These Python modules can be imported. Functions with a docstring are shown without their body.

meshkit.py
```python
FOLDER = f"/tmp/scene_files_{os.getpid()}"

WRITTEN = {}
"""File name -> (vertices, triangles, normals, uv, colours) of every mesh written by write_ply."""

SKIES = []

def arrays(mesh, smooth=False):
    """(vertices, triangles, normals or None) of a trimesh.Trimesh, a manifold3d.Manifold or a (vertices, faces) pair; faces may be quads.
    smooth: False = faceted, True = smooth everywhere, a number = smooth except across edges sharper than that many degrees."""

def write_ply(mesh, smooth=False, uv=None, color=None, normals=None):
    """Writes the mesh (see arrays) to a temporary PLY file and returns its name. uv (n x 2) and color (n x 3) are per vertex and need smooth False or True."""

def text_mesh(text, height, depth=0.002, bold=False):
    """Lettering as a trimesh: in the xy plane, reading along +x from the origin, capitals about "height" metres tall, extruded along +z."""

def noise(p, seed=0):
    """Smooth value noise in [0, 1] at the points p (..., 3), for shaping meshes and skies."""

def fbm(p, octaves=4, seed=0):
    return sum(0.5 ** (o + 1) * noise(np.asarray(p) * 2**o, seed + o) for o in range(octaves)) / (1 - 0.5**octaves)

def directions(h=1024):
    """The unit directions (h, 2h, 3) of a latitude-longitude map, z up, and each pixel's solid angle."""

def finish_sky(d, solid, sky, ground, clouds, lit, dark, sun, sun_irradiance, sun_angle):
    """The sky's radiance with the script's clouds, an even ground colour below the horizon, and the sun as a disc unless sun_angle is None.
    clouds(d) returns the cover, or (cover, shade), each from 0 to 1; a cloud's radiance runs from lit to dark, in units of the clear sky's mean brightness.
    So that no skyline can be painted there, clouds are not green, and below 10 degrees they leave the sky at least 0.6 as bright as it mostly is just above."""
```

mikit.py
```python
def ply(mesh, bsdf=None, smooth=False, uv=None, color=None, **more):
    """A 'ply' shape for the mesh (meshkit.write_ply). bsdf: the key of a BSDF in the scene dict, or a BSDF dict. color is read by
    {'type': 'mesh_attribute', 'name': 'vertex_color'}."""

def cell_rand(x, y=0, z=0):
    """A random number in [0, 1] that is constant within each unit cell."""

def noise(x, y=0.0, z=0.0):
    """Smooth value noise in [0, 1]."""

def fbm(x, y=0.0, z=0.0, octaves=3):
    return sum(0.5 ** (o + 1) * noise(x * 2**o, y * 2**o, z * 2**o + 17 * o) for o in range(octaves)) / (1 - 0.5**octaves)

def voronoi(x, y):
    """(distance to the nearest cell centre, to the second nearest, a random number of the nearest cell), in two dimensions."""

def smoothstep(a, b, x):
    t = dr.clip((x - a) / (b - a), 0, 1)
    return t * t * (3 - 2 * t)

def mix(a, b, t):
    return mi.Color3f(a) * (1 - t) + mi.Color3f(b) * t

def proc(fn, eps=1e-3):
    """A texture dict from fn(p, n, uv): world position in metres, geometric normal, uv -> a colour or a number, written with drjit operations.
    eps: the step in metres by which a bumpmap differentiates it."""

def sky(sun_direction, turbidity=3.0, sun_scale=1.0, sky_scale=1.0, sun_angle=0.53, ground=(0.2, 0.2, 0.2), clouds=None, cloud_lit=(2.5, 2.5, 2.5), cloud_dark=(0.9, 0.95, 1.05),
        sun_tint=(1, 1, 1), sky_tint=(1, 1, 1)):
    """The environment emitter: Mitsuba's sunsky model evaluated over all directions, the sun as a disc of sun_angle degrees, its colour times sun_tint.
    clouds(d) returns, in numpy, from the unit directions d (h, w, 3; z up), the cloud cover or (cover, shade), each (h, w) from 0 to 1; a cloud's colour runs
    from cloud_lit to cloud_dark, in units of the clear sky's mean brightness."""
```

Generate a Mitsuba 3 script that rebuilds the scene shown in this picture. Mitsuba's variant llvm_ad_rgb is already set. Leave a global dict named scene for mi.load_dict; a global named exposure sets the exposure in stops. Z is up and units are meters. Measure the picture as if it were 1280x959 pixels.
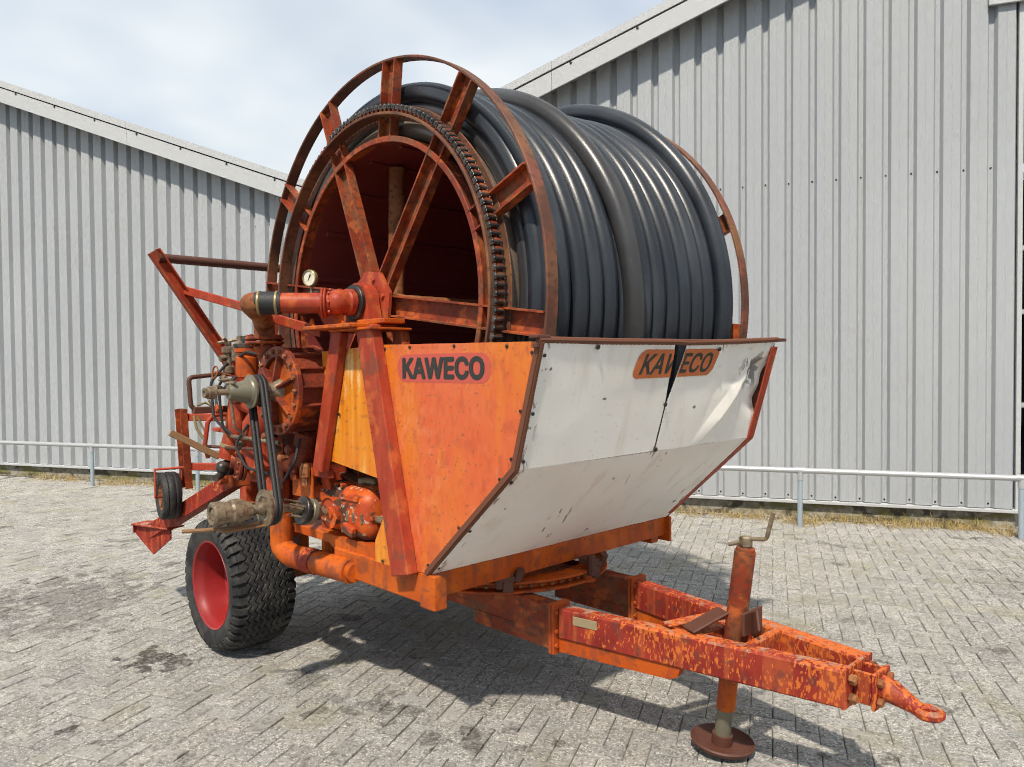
import math, random
import numpy as np, trimesh, mitsuba as mi, mikit, meshkit, drjit as dr
from shapely.geometry import Polygon
from shapely import affinity
from shapely.geometry.polygon import orient
from mikit import noise, fbm, mix, smoothstep, proc, cell_rand
T = mi.ScalarTransform4f
rng = np.random.default_rng(7); random.seed(7)
scene, labels = {}, {}

# ------------------------------------------------------------------ camera, sky, sun, exposure
CAM = np.array([3.4586, -3.0492, 1.75])
FW = np.array([-0.7191, 0.6945, -0.0242]); UP = np.array([-0.01206, 0.02233, 0.99968])
scene['camera'] = {'type': 'perspective', 'fov': 67.8, 'fov_axis': 'x', 'near_clip': 0.05, 'far_clip': 2000.0,
                   'to_world': T().look_at(origin=CAM.tolist(), target=(CAM + FW).tolist(), up=UP.tolist())}
SUN = np.array([0.68, -1.19, 1.81])
def clouds(d):
    z = np.maximum(d[..., 2:3], 0.03)
    q = np.concatenate([d[..., :1] / (z + 0.25), d[..., 1:2] / (z + 0.25), 0 * z], -1)
    w = meshkit.fbm(q * 1.1 + 5.3, 5, seed=3)
    f = meshkit.fbm(q * 3.1 + 1.7, 4, seed=9)
    cover = 0.56 + 2.4 * (w - 0.46) + 0.7 * (f - 0.5)
    shade = np.clip(1.4 * (meshkit.fbm(q * 1.5 + 11.0, 4, seed=5) - 0.38), 0, 0.75)
    return np.clip(cover, 0.12, 0.97), shade
scene['sky'] = mikit.sky(SUN, turbidity=3, sun_angle=1.8, clouds=clouds, sun_scale=1.62, sun_tint=(.86, .935, 1.05), cloud_lit=(2.72, 2.86, 2.92), cloud_dark=(1.85, 2.14, 2.34), sky_tint=(1.46, 1.58, 1.6))
exposure = 1.22

# ------------------------------------------------------------------ materials
def pr(name, base, rough=0.5, metallic=0.0, spec=0.5, **k):
    col = base if isinstance(base, dict) else {'type': 'rgb', 'value': list(base)}
    r = rough if isinstance(rough, dict) else float(rough)
    scene[name] = {'type': 'twosided', 'b': {'type': 'principled', 'base_color': col, 'roughness': r, 'metallic': float(metallic), 'specular': float(spec), **k}}
def streak(p, sc=18.0, zs=1.4):
    return noise(p.x * sc + 3.1, p.y * sc, p.z * zs)
def f_side(p, n, uv):
    a = fbm(p.x * 2.2, p.y * 2.2, p.z * 2.2, 4); s = fbm(p.x * 26, p.y * 26, p.z * 2.2, 4); f = fbm(p.x * 60, p.y * 60, p.z * 22, 4); m = fbm(p.x * 5 + 3, p.y, p.z * 4, 5)
    c = mix((.555, .088, .022), (.59, .132, .044), smoothstep(.3, .7, .55 * a + .45 * f))
    c = mix(c, (.60, .165, .014), smoothstep(.46, .64, .35 * s + .65 * fbm(p.x * 2.6 + 1, p.y, p.z * 1.0, 4) + .12 * smoothstep(.85, .45, p.x)) * .8)
    c = mix(c, (.64, .22, .11), smoothstep(.50, .76, .6 * m + .4 * f) * .5)
    c = mix(c, (.40, .07, .028), smoothstep(.52, .74, fbm(p.x * 30, p.y * 30, p.z * 12 + 5, 5)) * .5)
    return mix(c, (.22, .07, .035), smoothstep(.66, .74, fbm(p.x * 75, p.y * 75, p.z * 60 + 2, 3)) * .6)
def f_amber(p, n, uv):
    a = fbm(p.x * 3 + 4, p.y * 3, p.z * 2, 4); s = fbm(p.x * 32, p.y * 32, p.z * 1.8, 4); f = fbm(p.x * 70, p.y * 70, p.z * 10, 4)
    c = mix((.60, .175, .008), (.66, .255, .022), smoothstep(.3, .7, s))
    c = mix(c, (.58, .135, .02), smoothstep(.44, .68, .6 * a + .4 * f) * .8)
    pale = fbm(p.x * 6 + 2, p.y * 6, p.z * 3.4 + 7, 5)
    c = mix(c, (.74, .60, .30), smoothstep(.54, .70, .7 * pale + .3 * s) * .75)
    return mix(c, (.30, .10, .03), smoothstep(.58, .74, fbm(p.x * 24, p.y * 24, p.z * 30, 4)) * .55)
def f_red(p, n, uv):
    a = fbm(p.x * 6, p.y * 6, p.z * 6, 4); g = fbm(p.x * 70, p.y * 70, p.z * 70, 3); s = fbm(p.x * 40, p.y * 40, p.z * 4.0, 4)
    c = mix((.29, .034, .017), (.375, .060, .026), smoothstep(.3, .7, .5 * a + .5 * s))
    c = mix(c, (.50, .125, .035), smoothstep(.52, .72, fbm(p.x * 17 + 3, p.y * 17, p.z * 9, 5)) * .6)
    c = mix(c, (.20, .05, .03), smoothstep(.52, .78, g) * .45)
    return mix(c, (.15, .055, .032), smoothstep(.56, .72, fbm(p.x * 13, p.y * 13, p.z * 8 + 4, 5)) * .6)
def f_orange(p, n, uv):
    a = fbm(p.x * 5 + 1, p.y * 5, p.z * 5, 4); g = fbm(p.x * 55, p.y * 55, p.z * 55, 3); s = fbm(p.x * 26, p.y * 26, p.z * 2.4, 3)
    c = mix((.41, .066, .007), (.50, .105, .011), smoothstep(.35, .7, a))
    c = mix(c, (.25, .055, .025), smoothstep(.48, .74, s) * .65)
    c = mix(c, (.17, .05, .025), smoothstep(.50, .76, fbm(p.x * 19, p.y * 19, p.z * 12 + 5, 5)) * .65)
    return mix(c, (.12, .05, .03), smoothstep(.58, .78, g) * .5)
def f_drawbar(p, n, uv):
    a = fbm(p.x * 9, p.y * 9, p.z * 9, 4); g = fbm(p.x * 105, p.y * 105, p.z * 34, 4); s = fbm(p.x * 45, p.y * 45, p.z * 4, 3)
    c = mix((.185, .018, .013), (.27, .030, .019), smoothstep(.3, .7, a))
    c = mix(c, (.38, .085, .03), smoothstep(.44, .72, s) * .6)
    q = .50 * g + .28 * fbm(p.x * 6 + 2, p.y * 6, p.z * 5, 4) + .22 * fbm(p.x * 190, p.y * 190, p.z * 70, 2) + .085 * smoothstep(1.15, 1.55, p.x) + .07 * smoothstep(.5, .95, n.z)
    flake = smoothstep(.612, .648, q)
    c = mix(c, mix((.50, .095, .014), (.54, .155, .035), g), flake * .9)
    c = mix(c, (.30, .22, .16), smoothstep(.52, .70, fbm(p.x * 26 + 7, p.y * 26, p.z * 26, 4)) * smoothstep(.4, .9, n.z) * .7)
    return mix(c, (.10, .04, .03), smoothstep(.56, .74, fbm(p.x * 33, p.y * 33, p.z * 20 + 3, 4)) * .6)
def f_pump(p, n, uv):
    a = fbm(p.x * 9 + 2, p.y * 9, p.z * 9, 4); g = fbm(p.x * 60, p.y * 60, p.z * 60, 3)
    c = mix((.13, .024, .016), (.22, .042, .020), smoothstep(.3, .7, a))
    c = mix(c, (.45, .088, .016), smoothstep(.50, .66, fbm(p.x * 8 + 3, p.y * 8, p.z * 8, 4)) * .8)
    return mix(c, (.07, .035, .025), smoothstep(.46, .72, g) * .65)
def f_rust(p, n, uv):
    a = fbm(p.x * 10, p.y * 10, p.z * 10, 4); g = fbm(p.x * 55, p.y * 55, p.z * 55, 2)
    c = mix((.20, .065, .025), (.30, .12, .045), smoothstep(.3, .7, a))
    return mix(c, (.07, .03, .02), smoothstep(.5, .75, g) * .7)
def f_rim(p, n, uv):
    a = fbm(p.x * 5, p.y * 5, p.z * 5, 4); g = fbm(p.x * 40, p.y * 40, p.z * 40, 2)
    c = mix((.10, .040, .025), (.19, .085, .040), smoothstep(.35, .7, a))
    c = mix(c, (.24, .07, .045), smoothstep(.52, .7, fbm(p.x * 7 + 4, p.y * 7, p.z * 7, 5)) * .6)
    return mix(c, (.07, .035, .025), smoothstep(.55, .75, g) * .6)
def f_grease(p, n, uv):
    a = fbm(p.x * 22, p.y * 22, p.z * 22, 3)
    return mix((.018, .016, .015), (.075, .055, .045), smoothstep(.4, .75, a))
def f_gearbox(p, n, uv):
    a = fbm(p.x * 13, p.y * 13, p.z * 13, 4); g = fbm(p.x * 45 + 3, p.y * 45, p.z * 45, 3)
    c = mix((.52, .095, .014), (.40, .058, .018), smoothstep(.4, .65, a))
    c = mix(c, (.05, .04, .03), smoothstep(.50, .60, fbm(p.x * 9 + 2, p.y * 9, p.z * 15, 4)) * .9)
    return mix(c, (.45, .40, .33), smoothstep(.66, .74, g) * .8)
def f_metal(p, n, uv):
    a = fbm(p.x * 14, p.y * 14, p.z * 14, 4)
    g = fbm(p.x * 60, p.y * 60, p.z * 60, 4)
    c = mix((.24, .19, .125), (.15, .10, .065), smoothstep(.35, .7, .5 * a + .5 * g))
    return mix(c, (.06, .045, .035), smoothstep(.48, .75, g) * .45)
def f_white(p, n, uv):
    a = fbm(p.x * 3, p.y * 3, p.z * 3, 4); s = fbm(p.x * 8, p.y * 14, p.z * 1.6, 3); g = fbm(p.x * 70, p.y * 70, p.z * 70, 2)
    c = mix((.80, .765, .70), (.84, .815, .76), smoothstep(.3, .7, a))
    c = mix(c, (.60, .52, .41), smoothstep(.55, .8, s) * .35)
    spot = smoothstep(.80, .83, fbm(p.x * 15 + 2, p.y * 15, p.z * 15, 3))
    c = mix(c, (.10, .075, .06), spot * .85)
    c = mix(c, (.45, .36, .25), smoothstep(.70, .84, g) * .25)
    scr = smoothstep(.70, .72, fbm(p.y * 55 + p.z * 30, p.z * 9 - p.y * 4, 1.0, 3)) * smoothstep(.60, .66, fbm(p.y * 3.1 + 8, p.z * 3.1, 2.0, 3))
    c = mix(c, (.16, .13, .11), scr * .75)
    hit = smoothstep(.20, .05, dr.abs(p.y - .78)) * smoothstep(.14, .04, dr.abs(p.z - 1.72))
    c = mix(c, (.11, .105, .10), hit * smoothstep(.56, .62, fbm(p.y * 26, p.z * 20, 2.0, 4)) * .85)
    return mix(c, (.22, .10, .05), smoothstep(.63, .68, fbm(p.y * 40, p.z * 22, p.x * 9, 4)) * smoothstep(-.84, -.92, p.y) * .8)
def f_hose(p, n, uv):
    dust = smoothstep(.35, .8, fbm(p.x * 2.5, p.y * 7, p.z * 2.5, 4)); g = noise(p.x * 90, p.y * 90, p.z * 90)
    c = mix((.013, .016, .022), (.040, .046, .055), dust * uv.y)
    c = mix(c, mix((.17, .14, .10), (.10, .075, .062), fbm(p.x * 5, p.y * 5, p.z * 5, 3)), uv.x)
    return mix(c, (.16, .155, .15), smoothstep(.84, .98, g) * .12)
def f_tyre(p, n, uv):
    a = fbm(p.x * 11, p.y * 11, p.z * 11, 4); g = noise(p.x * 70, p.y * 70, p.z * 70)
    c = mix((.014, .014, .015), (.045, .043, .04), smoothstep(.35, .75, a))
    return mix(c, (.10, .085, .07), smoothstep(.75, .98, g) * .35)
def f_wall(p, n, uv):
    s = p.x * .8902 + p.y * .4556
    a = fbm(s * .6, p.z * .35, 3.0, 3); v = fbm(s * 7, p.z * .5, 1.0, 3); g = fbm(s * 40, p.z * 9, 5.0, 2)
    c = mix((.345, .362, .380), (.372, .390, .406), smoothstep(.3, .7, a))
    c = mix(c, (.36, .365, .36), smoothstep(.5, .8, v) * .25)
    return mix(c, (.30, .29, .27), smoothstep(.62, .8, g) * .25 * smoothstep(.4, .7, fbm(s * 2, p.z * 3, 0.0, 3)))
def f_plinth(p, n, uv):
    s = p.x * .8902 + p.y * .4556
    a = fbm(s * 4, p.z * 14, 1.0, 4); g = fbm(s * 30, p.z * 30, 2.0, 3)
    c = mix((.33, .30, .24), (.22, .20, .15), smoothstep(.35, .7, g))
    c = mix(c, (.17, .155, .055), smoothstep(.48, .66, a) * .85)
    return mix(c, (.06, .05, .04), smoothstep(.6, .72, fbm(s * 7 + 3, p.z * 9, 4.0, 4)) * .8)
STAINS = [(-1.343, -1.454, .16, .9), (-1.15, -1.38, .10, .8), (-3.15, -1.45, .55, .55), (-2.6, -1.6, .40, .45), (.20, -.86, .15, .6), (.30, -.80, .09, .5), (-.667, -2.064, .045, .9),
          (.55, -.45, .12, .4), (.638, -.867, .05, .6), (.746, -.737, .07, .7), (-.39, -.966, .12, .5), (.85, -.55, .04, .5), (1.1, -.49, .03, .6), (-3.5, -.55, .16, .6), (-.05, -.95, .07, .45), (2.9, 1.9, .4, .25), (2.2, 3.9, .5, .25)]
def f_paver(p, n, uv):
    r = uv.x
    big = fbm(p.x * .9 + 3, p.y * .9, 0.0, 4); med = fbm(p.x * 9, p.y * 9, 1.0, 4)
    g1 = noise(p.x * 85, p.y * 85, p.z * 85); g2 = noise(p.x * 150 + 7, p.y * 150, p.z * 150); g3 = noise(p.x * 48 + 3, p.y * 48, 2.0)
    c = mix((.200, .195, .183), (.282, .274, .255), r)
    c = mix(c, mix((.255, .25, .252), (.285, .262, .222), uv.y), .35)
    c = mix(c, (.205, .196, .180), smoothstep(.48, .78, big) * .42)
    c = mix(c, (.36, .348, .32), smoothstep(.50, .74, med) * .45)
    c = mix(c, (.085, .080, .072), smoothstep(.54, .80, g1) * .58)
    c = mix(c, (.60, .58, .53), smoothstep(.60, .84, g2) * .60)
    c = mix(c, (.15, .14, .125), smoothstep(.70, .88, g3) * .5)
    c = mix(c, (.20, .185, .10), smoothstep(.60, .75, fbm(p.x * 3.3 + 5, p.y * 3.3, 2.0, 4)) * .28)
    w = fbm(p.x * 13, p.y * 13, 4.0, 5) - .5
    st = mi.Float(0)
    for x, y, rad, k in STAINS:
        dd = dr.sqrt(dr.square(p.x - x) + dr.square(p.y - y)) / rad + 2.6 * w
        st = dr.maximum(st, k * smoothstep(1.0, .75, dd))
    drip = smoothstep(.74, .78, fbm(p.x * 4.5 + 20, p.y * 4.5, 7.0, 4)) * .6
    st = dr.maximum(st, drip) * (.55 + .45 * smoothstep(.25, .6, g1))
    return mix(c, (.045, .041, .036), st)
def f_sand(p, n, uv):
    a = fbm(p.x * 12, p.y * 12, 0.0, 4)
    c = mix((.12, .11, .095), (.26, .245, .215), smoothstep(.3, .75, a))
    return mix(c, (.10, .105, .05), smoothstep(.58, .72, fbm(p.x * 2.3 + 1, p.y * 2.3, 3.0, 4)) * .6)

pr('m_side', proc(f_side), .42, spec=.45)
pr('m_amber', proc(f_amber), .40, spec=.5)
def f_spoke(p, n, uv):
    a = fbm(p.x * 8, p.y * 8, p.z * 8, 4); g = fbm(p.x * 45, p.y * 45, p.z * 45, 4)
    c = mix((.19, .032, .014), (.30, .058, .020), smoothstep(.35, .65, a))
    c = mix(c, (.50, .13, .035), smoothstep(.52, .68, fbm(p.x * 13 + 5, p.y * 13, p.z * 13, 4)) * .6)
    c = mix(c, (.16, .080, .040), smoothstep(.46, .72, fbm(p.x * 9 + 9, p.y * 26, p.z * 9, 5)) * .65)
    return mix(c, (.06, .035, .025), smoothstep(.48, .72, g) * .6)
pr('m_spoke', proc(f_spoke), .5, spec=.22)
pr('m_red', proc(f_red), .48, spec=.22)
pr('m_orange', proc(f_orange), .45, spec=.22)
pr('m_drawbar', proc(f_drawbar), .55, spec=.22)
pr('m_rust', proc(f_rust), .75, spec=.3)
pr('m_rimrust', proc(f_rim), .6, spec=.35)
pr('m_grease', proc(f_grease), .38)
pr('m_gearbox', proc(f_gearbox), .42, spec=.28)
pr('m_metal', proc(f_metal), .45, metallic=.35)
pr('m_white', proc(f_white), .38, spec=.45)
pr('m_hose', proc(f_hose), .33, spec=.5)
pr('m_tyre', proc(f_tyre), .62, spec=.35)
pr('m_wall', proc(f_wall), .5, spec=.28)
pr('m_plinth', proc(f_plinth), .9, spec=.2)
pr('m_paver', proc(f_paver), .85, spec=.25)
pr('m_sand', proc(f_sand), .95, spec=.1)
pr('m_pump', proc(f_pump), .45, spec=.22)
pr('m_cone', (.17, .155, .11), .4, metallic=.3)
pr('m_drum', (.17, .030, .024), .5)
pr('m_wheelred', (.25, .017, .017), .38)
pr('m_verge', (.44, .45, .455), .4)
pr('m_soffit', (.20, .20, .21), .6)
pr('m_galv', (.50, .51, .52), .38, metallic=.45)
pr('m_pipegrey', (.36, .43, .48), .45, metallic=.3)
pr('m_rubber', (.014, .015, .017), .62)
pr('m_brown', (.085, .030, .018), .6)
pr('m_rusttan', (.21, .115, .055), .6, spec=.25)
pr('m_edge', (.13, .045, .022), .6)
pr('m_dark', (.012, .011, .010), .6)
pr('m_letter', (.022, .024, .020), .5)
pr('m_decal_red', (.46, .075, .05), .45)
pr('m_decal_orange', (.50, .13, .035), .45)
pr('m_brass', (.30, .235, .11), .42, metallic=.4)
pr('m_dial', (.66, .63, .50), .4)
pr('m_plate', (.34, .27, .16), .4, metallic=.3)
pr('m_straw', (.42, .31, .13), .8, spec=.2)
pr('m_green', (.10, .12, .03), .7, spec=.2)
pr('m_roof', (.30, .30, .31), .6)
pr('m_inside', (.06, .055, .055), .8)

# ------------------------------------------------------------------ helpers
def num(key):
    if key not in scene: return key
    i = 1
    while f'{key}_{i:03d}' in scene: i += 1
    return f'{key}_{i:03d}'
def add(key, mesh, mat, smooth=False, uv=None):
    k = num(key); scene[k] = mikit.ply(mesh, mat, smooth, uv=uv); return k
def lab(key, label, cat=None, group=None, kind=None):
    d = labels.setdefault(key, {})
    if label: d['label'] = label
    if cat: d['category'] = cat
    if group: d['group'] = group
    if kind: d['kind'] = kind
cat = trimesh.util.concatenate
V3 = lambda *a: np.array(a, float)
def unit(v): v = np.asarray(v, float); return v / np.linalg.norm(v)
def frame(d, up=(0, 0, 1)):
    d = unit(d); s = np.cross(up, d)
    if np.linalg.norm(s) < 1e-6: s = np.cross((1, 0, 0), d)
    s = unit(s); return s, np.cross(d, s), d           # side, up, along
def cbox(lo, hi, c=.004):
    lo, hi = np.array(lo, float), np.array(hi, float); P = []
    c = min(c, .4 * (hi - lo).min())
    for i in (0, 1):
        for j in (0, 1):
            for k in (0, 1):
                q = np.where([i, j, k], hi, lo); s = np.where([i, j, k], -1, 1) * c
                for a in range(3):
                    w = q + s; w[a] = q[a]; P.append(w)
    return trimesh.convex.convex_hull(np.array(P))
def xf(mesh, s, u, d, o):
    m = mesh.copy(); M = np.eye(4); M[:3, 0], M[:3, 1], M[:3, 2], M[:3, 3] = s, u, d, o
    m.apply_transform(M); return m
def beam(p0, p1, w, h, up=(0, 0, 1), c=.004):
    p0, p1 = V3(*p0), V3(*p1); s, u, d = frame(p1 - p0, up)
    return xf(cbox((-w / 2, -h / 2, 0), (w / 2, h / 2, np.linalg.norm(p1 - p0)), c), s, u, d, p0)
def extr(poly, p0, p1, up=(0, 0, 1)):
    p0, p1 = V3(*p0), V3(*p1); s, u, d = frame(p1 - p0, up)
    if not isinstance(poly, Polygon): poly = Polygon(poly)
    return xf(trimesh.creation.extrude_polygon(poly, np.linalg.norm(p1 - p0), engine='earcut'), s, u, d, p0)
def channel(p0, p1, w, f, t=.008, up=(0, 0, 1)):
    """U section: web of width w across 'side', flanges f along +up"""
    P = [(-w / 2, 0), (w / 2, 0), (w / 2, f), (w / 2 - t, f), (w / 2 - t, t), (-w / 2 + t, t), (-w / 2 + t, f), (-w / 2, f)]
    return extr(P, p0, p1, up)
def fillet(pts, r, n=6):
    pts = [V3(*p) for p in pts]; out = [pts[0]]
    for a, b, c in zip(pts, pts[1:], pts[2:]):
        u, v = unit(a - b), unit(c - b); ang = math.acos(np.clip(u @ v, -1, 1))
        k = min(r / math.tan(ang / 2), .45 * np.linalg.norm(a - b), .45 * np.linalg.norm(c - b)) if ang < 3.1 else 0
        if k < 1e-5: out.append(b); continue
        for i in range(n + 1):
            t = i / n; out.append((1 - t) ** 2 * (b + u * k) + 2 * t * (1 - t) * b + t * t * (b + v * k))
    return np.array(out + [pts[-1]])
def tube(pts, r, n=14, fil=0.0, closed=False):
    p = fillet(pts, fil) if fil else np.array([V3(*q) for q in pts]); m = len(p)
    r = np.broadcast_to(np.asarray(r, float), (m,))
    t = (np.roll(p, -1, 0) - np.roll(p, 1, 0)) if closed else np.gradient(p, axis=0); t /= np.linalg.norm(t, axis=1, keepdims=True)
    a = np.zeros_like(p); a0 = np.cross(t[0], (0, 0, 1)); a0 = a0 if np.linalg.norm(a0) > .05 else np.cross(t[0], (1, 0, 0)); a[0] = unit(a0)
    for i in range(1, m): a[i] = unit(a[i - 1] - t[i] * (a[i - 1] @ t[i]))
    b = np.cross(t, a); th = np.arange(n) * 2 * np.pi / n
    v = p[:, None] + r[:, None, None] * (np.cos(th)[None, :, None] * a[:, None] + np.sin(th)[None, :, None] * b[:, None])
    f = []; rows = m if closed else m - 1
    i, j = np.meshgrid(np.arange(rows), np.arange(n), indexing='ij'); i2 = (i + 1) % m
    q = np.stack([i * n + j, i * n + (j + 1) % n, i2 * n + (j + 1) % n, i2 * n + j], -1).reshape(-1, 4)
    f = np.vstack([q[:, [0, 1, 2]], q[:, [0, 2, 3]]]); v = v.reshape(-1, 3)
    if not closed:
        k = len(v); v = np.vstack([v, p[0], p[-1]]); J = np.arange(n)
        f = np.vstack([f, np.stack([(J + 1) % n, J, J * 0 + k], 1), np.stack([(m - 1) * n + J, (m - 1) * n + (J + 1) % n, J * 0 + k + 1], 1)])
    return trimesh.Trimesh(v, f, process=False)
def lathe(prof, o, axis, n=40):
    """profile (radius, height along axis), revolved; ends closed when radius 0"""
    s, u, d = frame(axis); P = np.array(prof, float); th = np.arange(n) * 2 * np.pi / n
    v = (V3(*o) + P[:, None, 1:2] * d + P[:, None, :1] * (np.cos(th)[None, :, None] * s + np.sin(th)[None, :, None] * u)).reshape(-1, 3)
    i, j = np.meshgrid(np.arange(len(P) - 1), np.arange(n), indexing='ij')
    q = np.stack([i * n + j, i * n + (j + 1) % n, (i + 1) * n + (j + 1) % n, (i + 1) * n + j], -1).reshape(-1, 4)
    m = trimesh.Trimesh(v, np.vstack([q[:, [0, 1, 2]], q[:, [0, 2, 3]]]), process=False)
    m.merge_vertices(); m.update_faces(m.nondegenerate_faces()); return m
def disc(o, axis, r, h, c=.004, n=32):
    return lathe([(0, 0), (r - c, 0), (r, c), (r, h - c), (r - c, h), (0, h)], o, axis, n)
def ring(o, axis, ri, ro, h, c=.004, n=64):
    return lathe([(ri, c), (ri + c, 0), (ro - c, 0), (ro, c), (ro, h - c), (ro - c, h), (ri + c, h), (ri, h - c), (ri, c)], o, axis, n)
def hexbolt(o, axis, r, h): return disc(o, axis, r, h, .15 * h, 6)
def plate(pts, y, t, axis='y'):
    """flat plate in the x-z plane from y to y+t"""
    m = trimesh.creation.extrude_polygon(Polygon(pts), abs(t), engine='earcut')
    v = np.array(m.vertices); m.vertices = np.stack([v[:, 0], y + (v[:, 2] if t > 0 else -v[:, 2]), v[:, 1]], 1)
    m.fix_normals(); return m
def grid(fn, nu, nv):
    u, v = np.meshgrid(np.linspace(0, 1, nu), np.linspace(0, 1, nv), indexing='ij')
    P = fn(u.ravel(), v.ravel()); i, j = np.meshgrid(np.arange(nu - 1), np.arange(nv - 1), indexing='ij')
    q = np.stack([i * nv + j, (i + 1) * nv + j, (i + 1) * nv + j + 1, i * nv + j + 1], -1).reshape(-1, 4)
    return trimesh.Trimesh(P, np.vstack([q[:, [0, 1, 2]], q[:, [0, 2, 3]]]), process=False)

# ------------------------------------------------------------------ wall frame: s along the wall, off towards the yard
WO, WT, WN = V3(-.7717, 5.2161, 0), V3(.89018, .4556, 0), V3(.4556, -.89018, 0)
def W(s, off, z): return WO + WT * s + WN * off + V3(0, 0, z)
def wmesh(m): return xf(m, WT, WN, V3(0, 0, 1) * -1, V3(0, 0, 0)) if 0 else None
def wbox(s0, s1, o0, o1, z0, z1, c=.004):
    m = cbox((s0, o0, z0), (s1, o1, z1), c); v = np.array(m.vertices)
    m.vertices = WO + v[:, :1] * WT + v[:, 1:2] * WN + v[:, 2:] * V3(0, 0, 1); m.invert(); m.fix_normals(); return m
VAL, ZV, SL = -5.81, 3.87, .365
RIDGES = (-15.6, 4.0)
def zlow(s):
    s = np.asarray(s, float); z = ZV + SL * np.abs(s - VAL)
    z = np.where(s > RIDGES[1], ZV + SL * (RIDGES[1] - VAL) - SL * (s - RIDGES[1]), z)
    return np.where(s < RIDGES[0], ZV + SL * (VAL - RIDGES[0]) - SL * (RIDGES[0] - s), z)

# ground -------------------------------------------------------------------------------------
g = trimesh.Trimesh(V3([-900, -900, -.012], [900, -900, -.012], [900, 900, -.012], [-900, 900, -.012]), [[0, 1, 2], [0, 2, 3]])
add('ground', g, 'm_sand'); lab('ground', None, kind='structure')

# pavers: herringbone bond square to the wall
U = .105
def paver(cs, co, w, h, z, tilt):
    g_ = .0022; c = .004; a, b = w / 2 - g_, h / 2 - g_
    P = [(-a, -b, -.03), (a, -b, -.03), (a, b, -.03), (-a, b, -.03), (-a, -b, -c), (a, -b, -c), (a, b, -c), (-a, b, -c), (-a + c, -b + c, 0), (a - c, -b + c, 0), (a - c, b - c, 0), (-a + c, b - c, 0)]
    P = np.array(P); P[4:, 2] += z + tilt[0] * P[4:, 0] + tilt[1] * P[4:, 1]
    F = [[8, 9, 10], [8, 10, 11]]
    for k in (0, 4):
        for i in range(4):
            j = (i + 1) % 4; F += [[k + i, k + j, k + 4 + j], [k + i, k + 4 + j, k + 4 + i]]
    v = WO + (cs + P[:, :1]) * WT + (co + P[:, 1:2]) * WN + P[:, 2:] * V3(0, 0, 1)
    return v, np.array(F)[:, ::-1]
items = []
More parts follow.
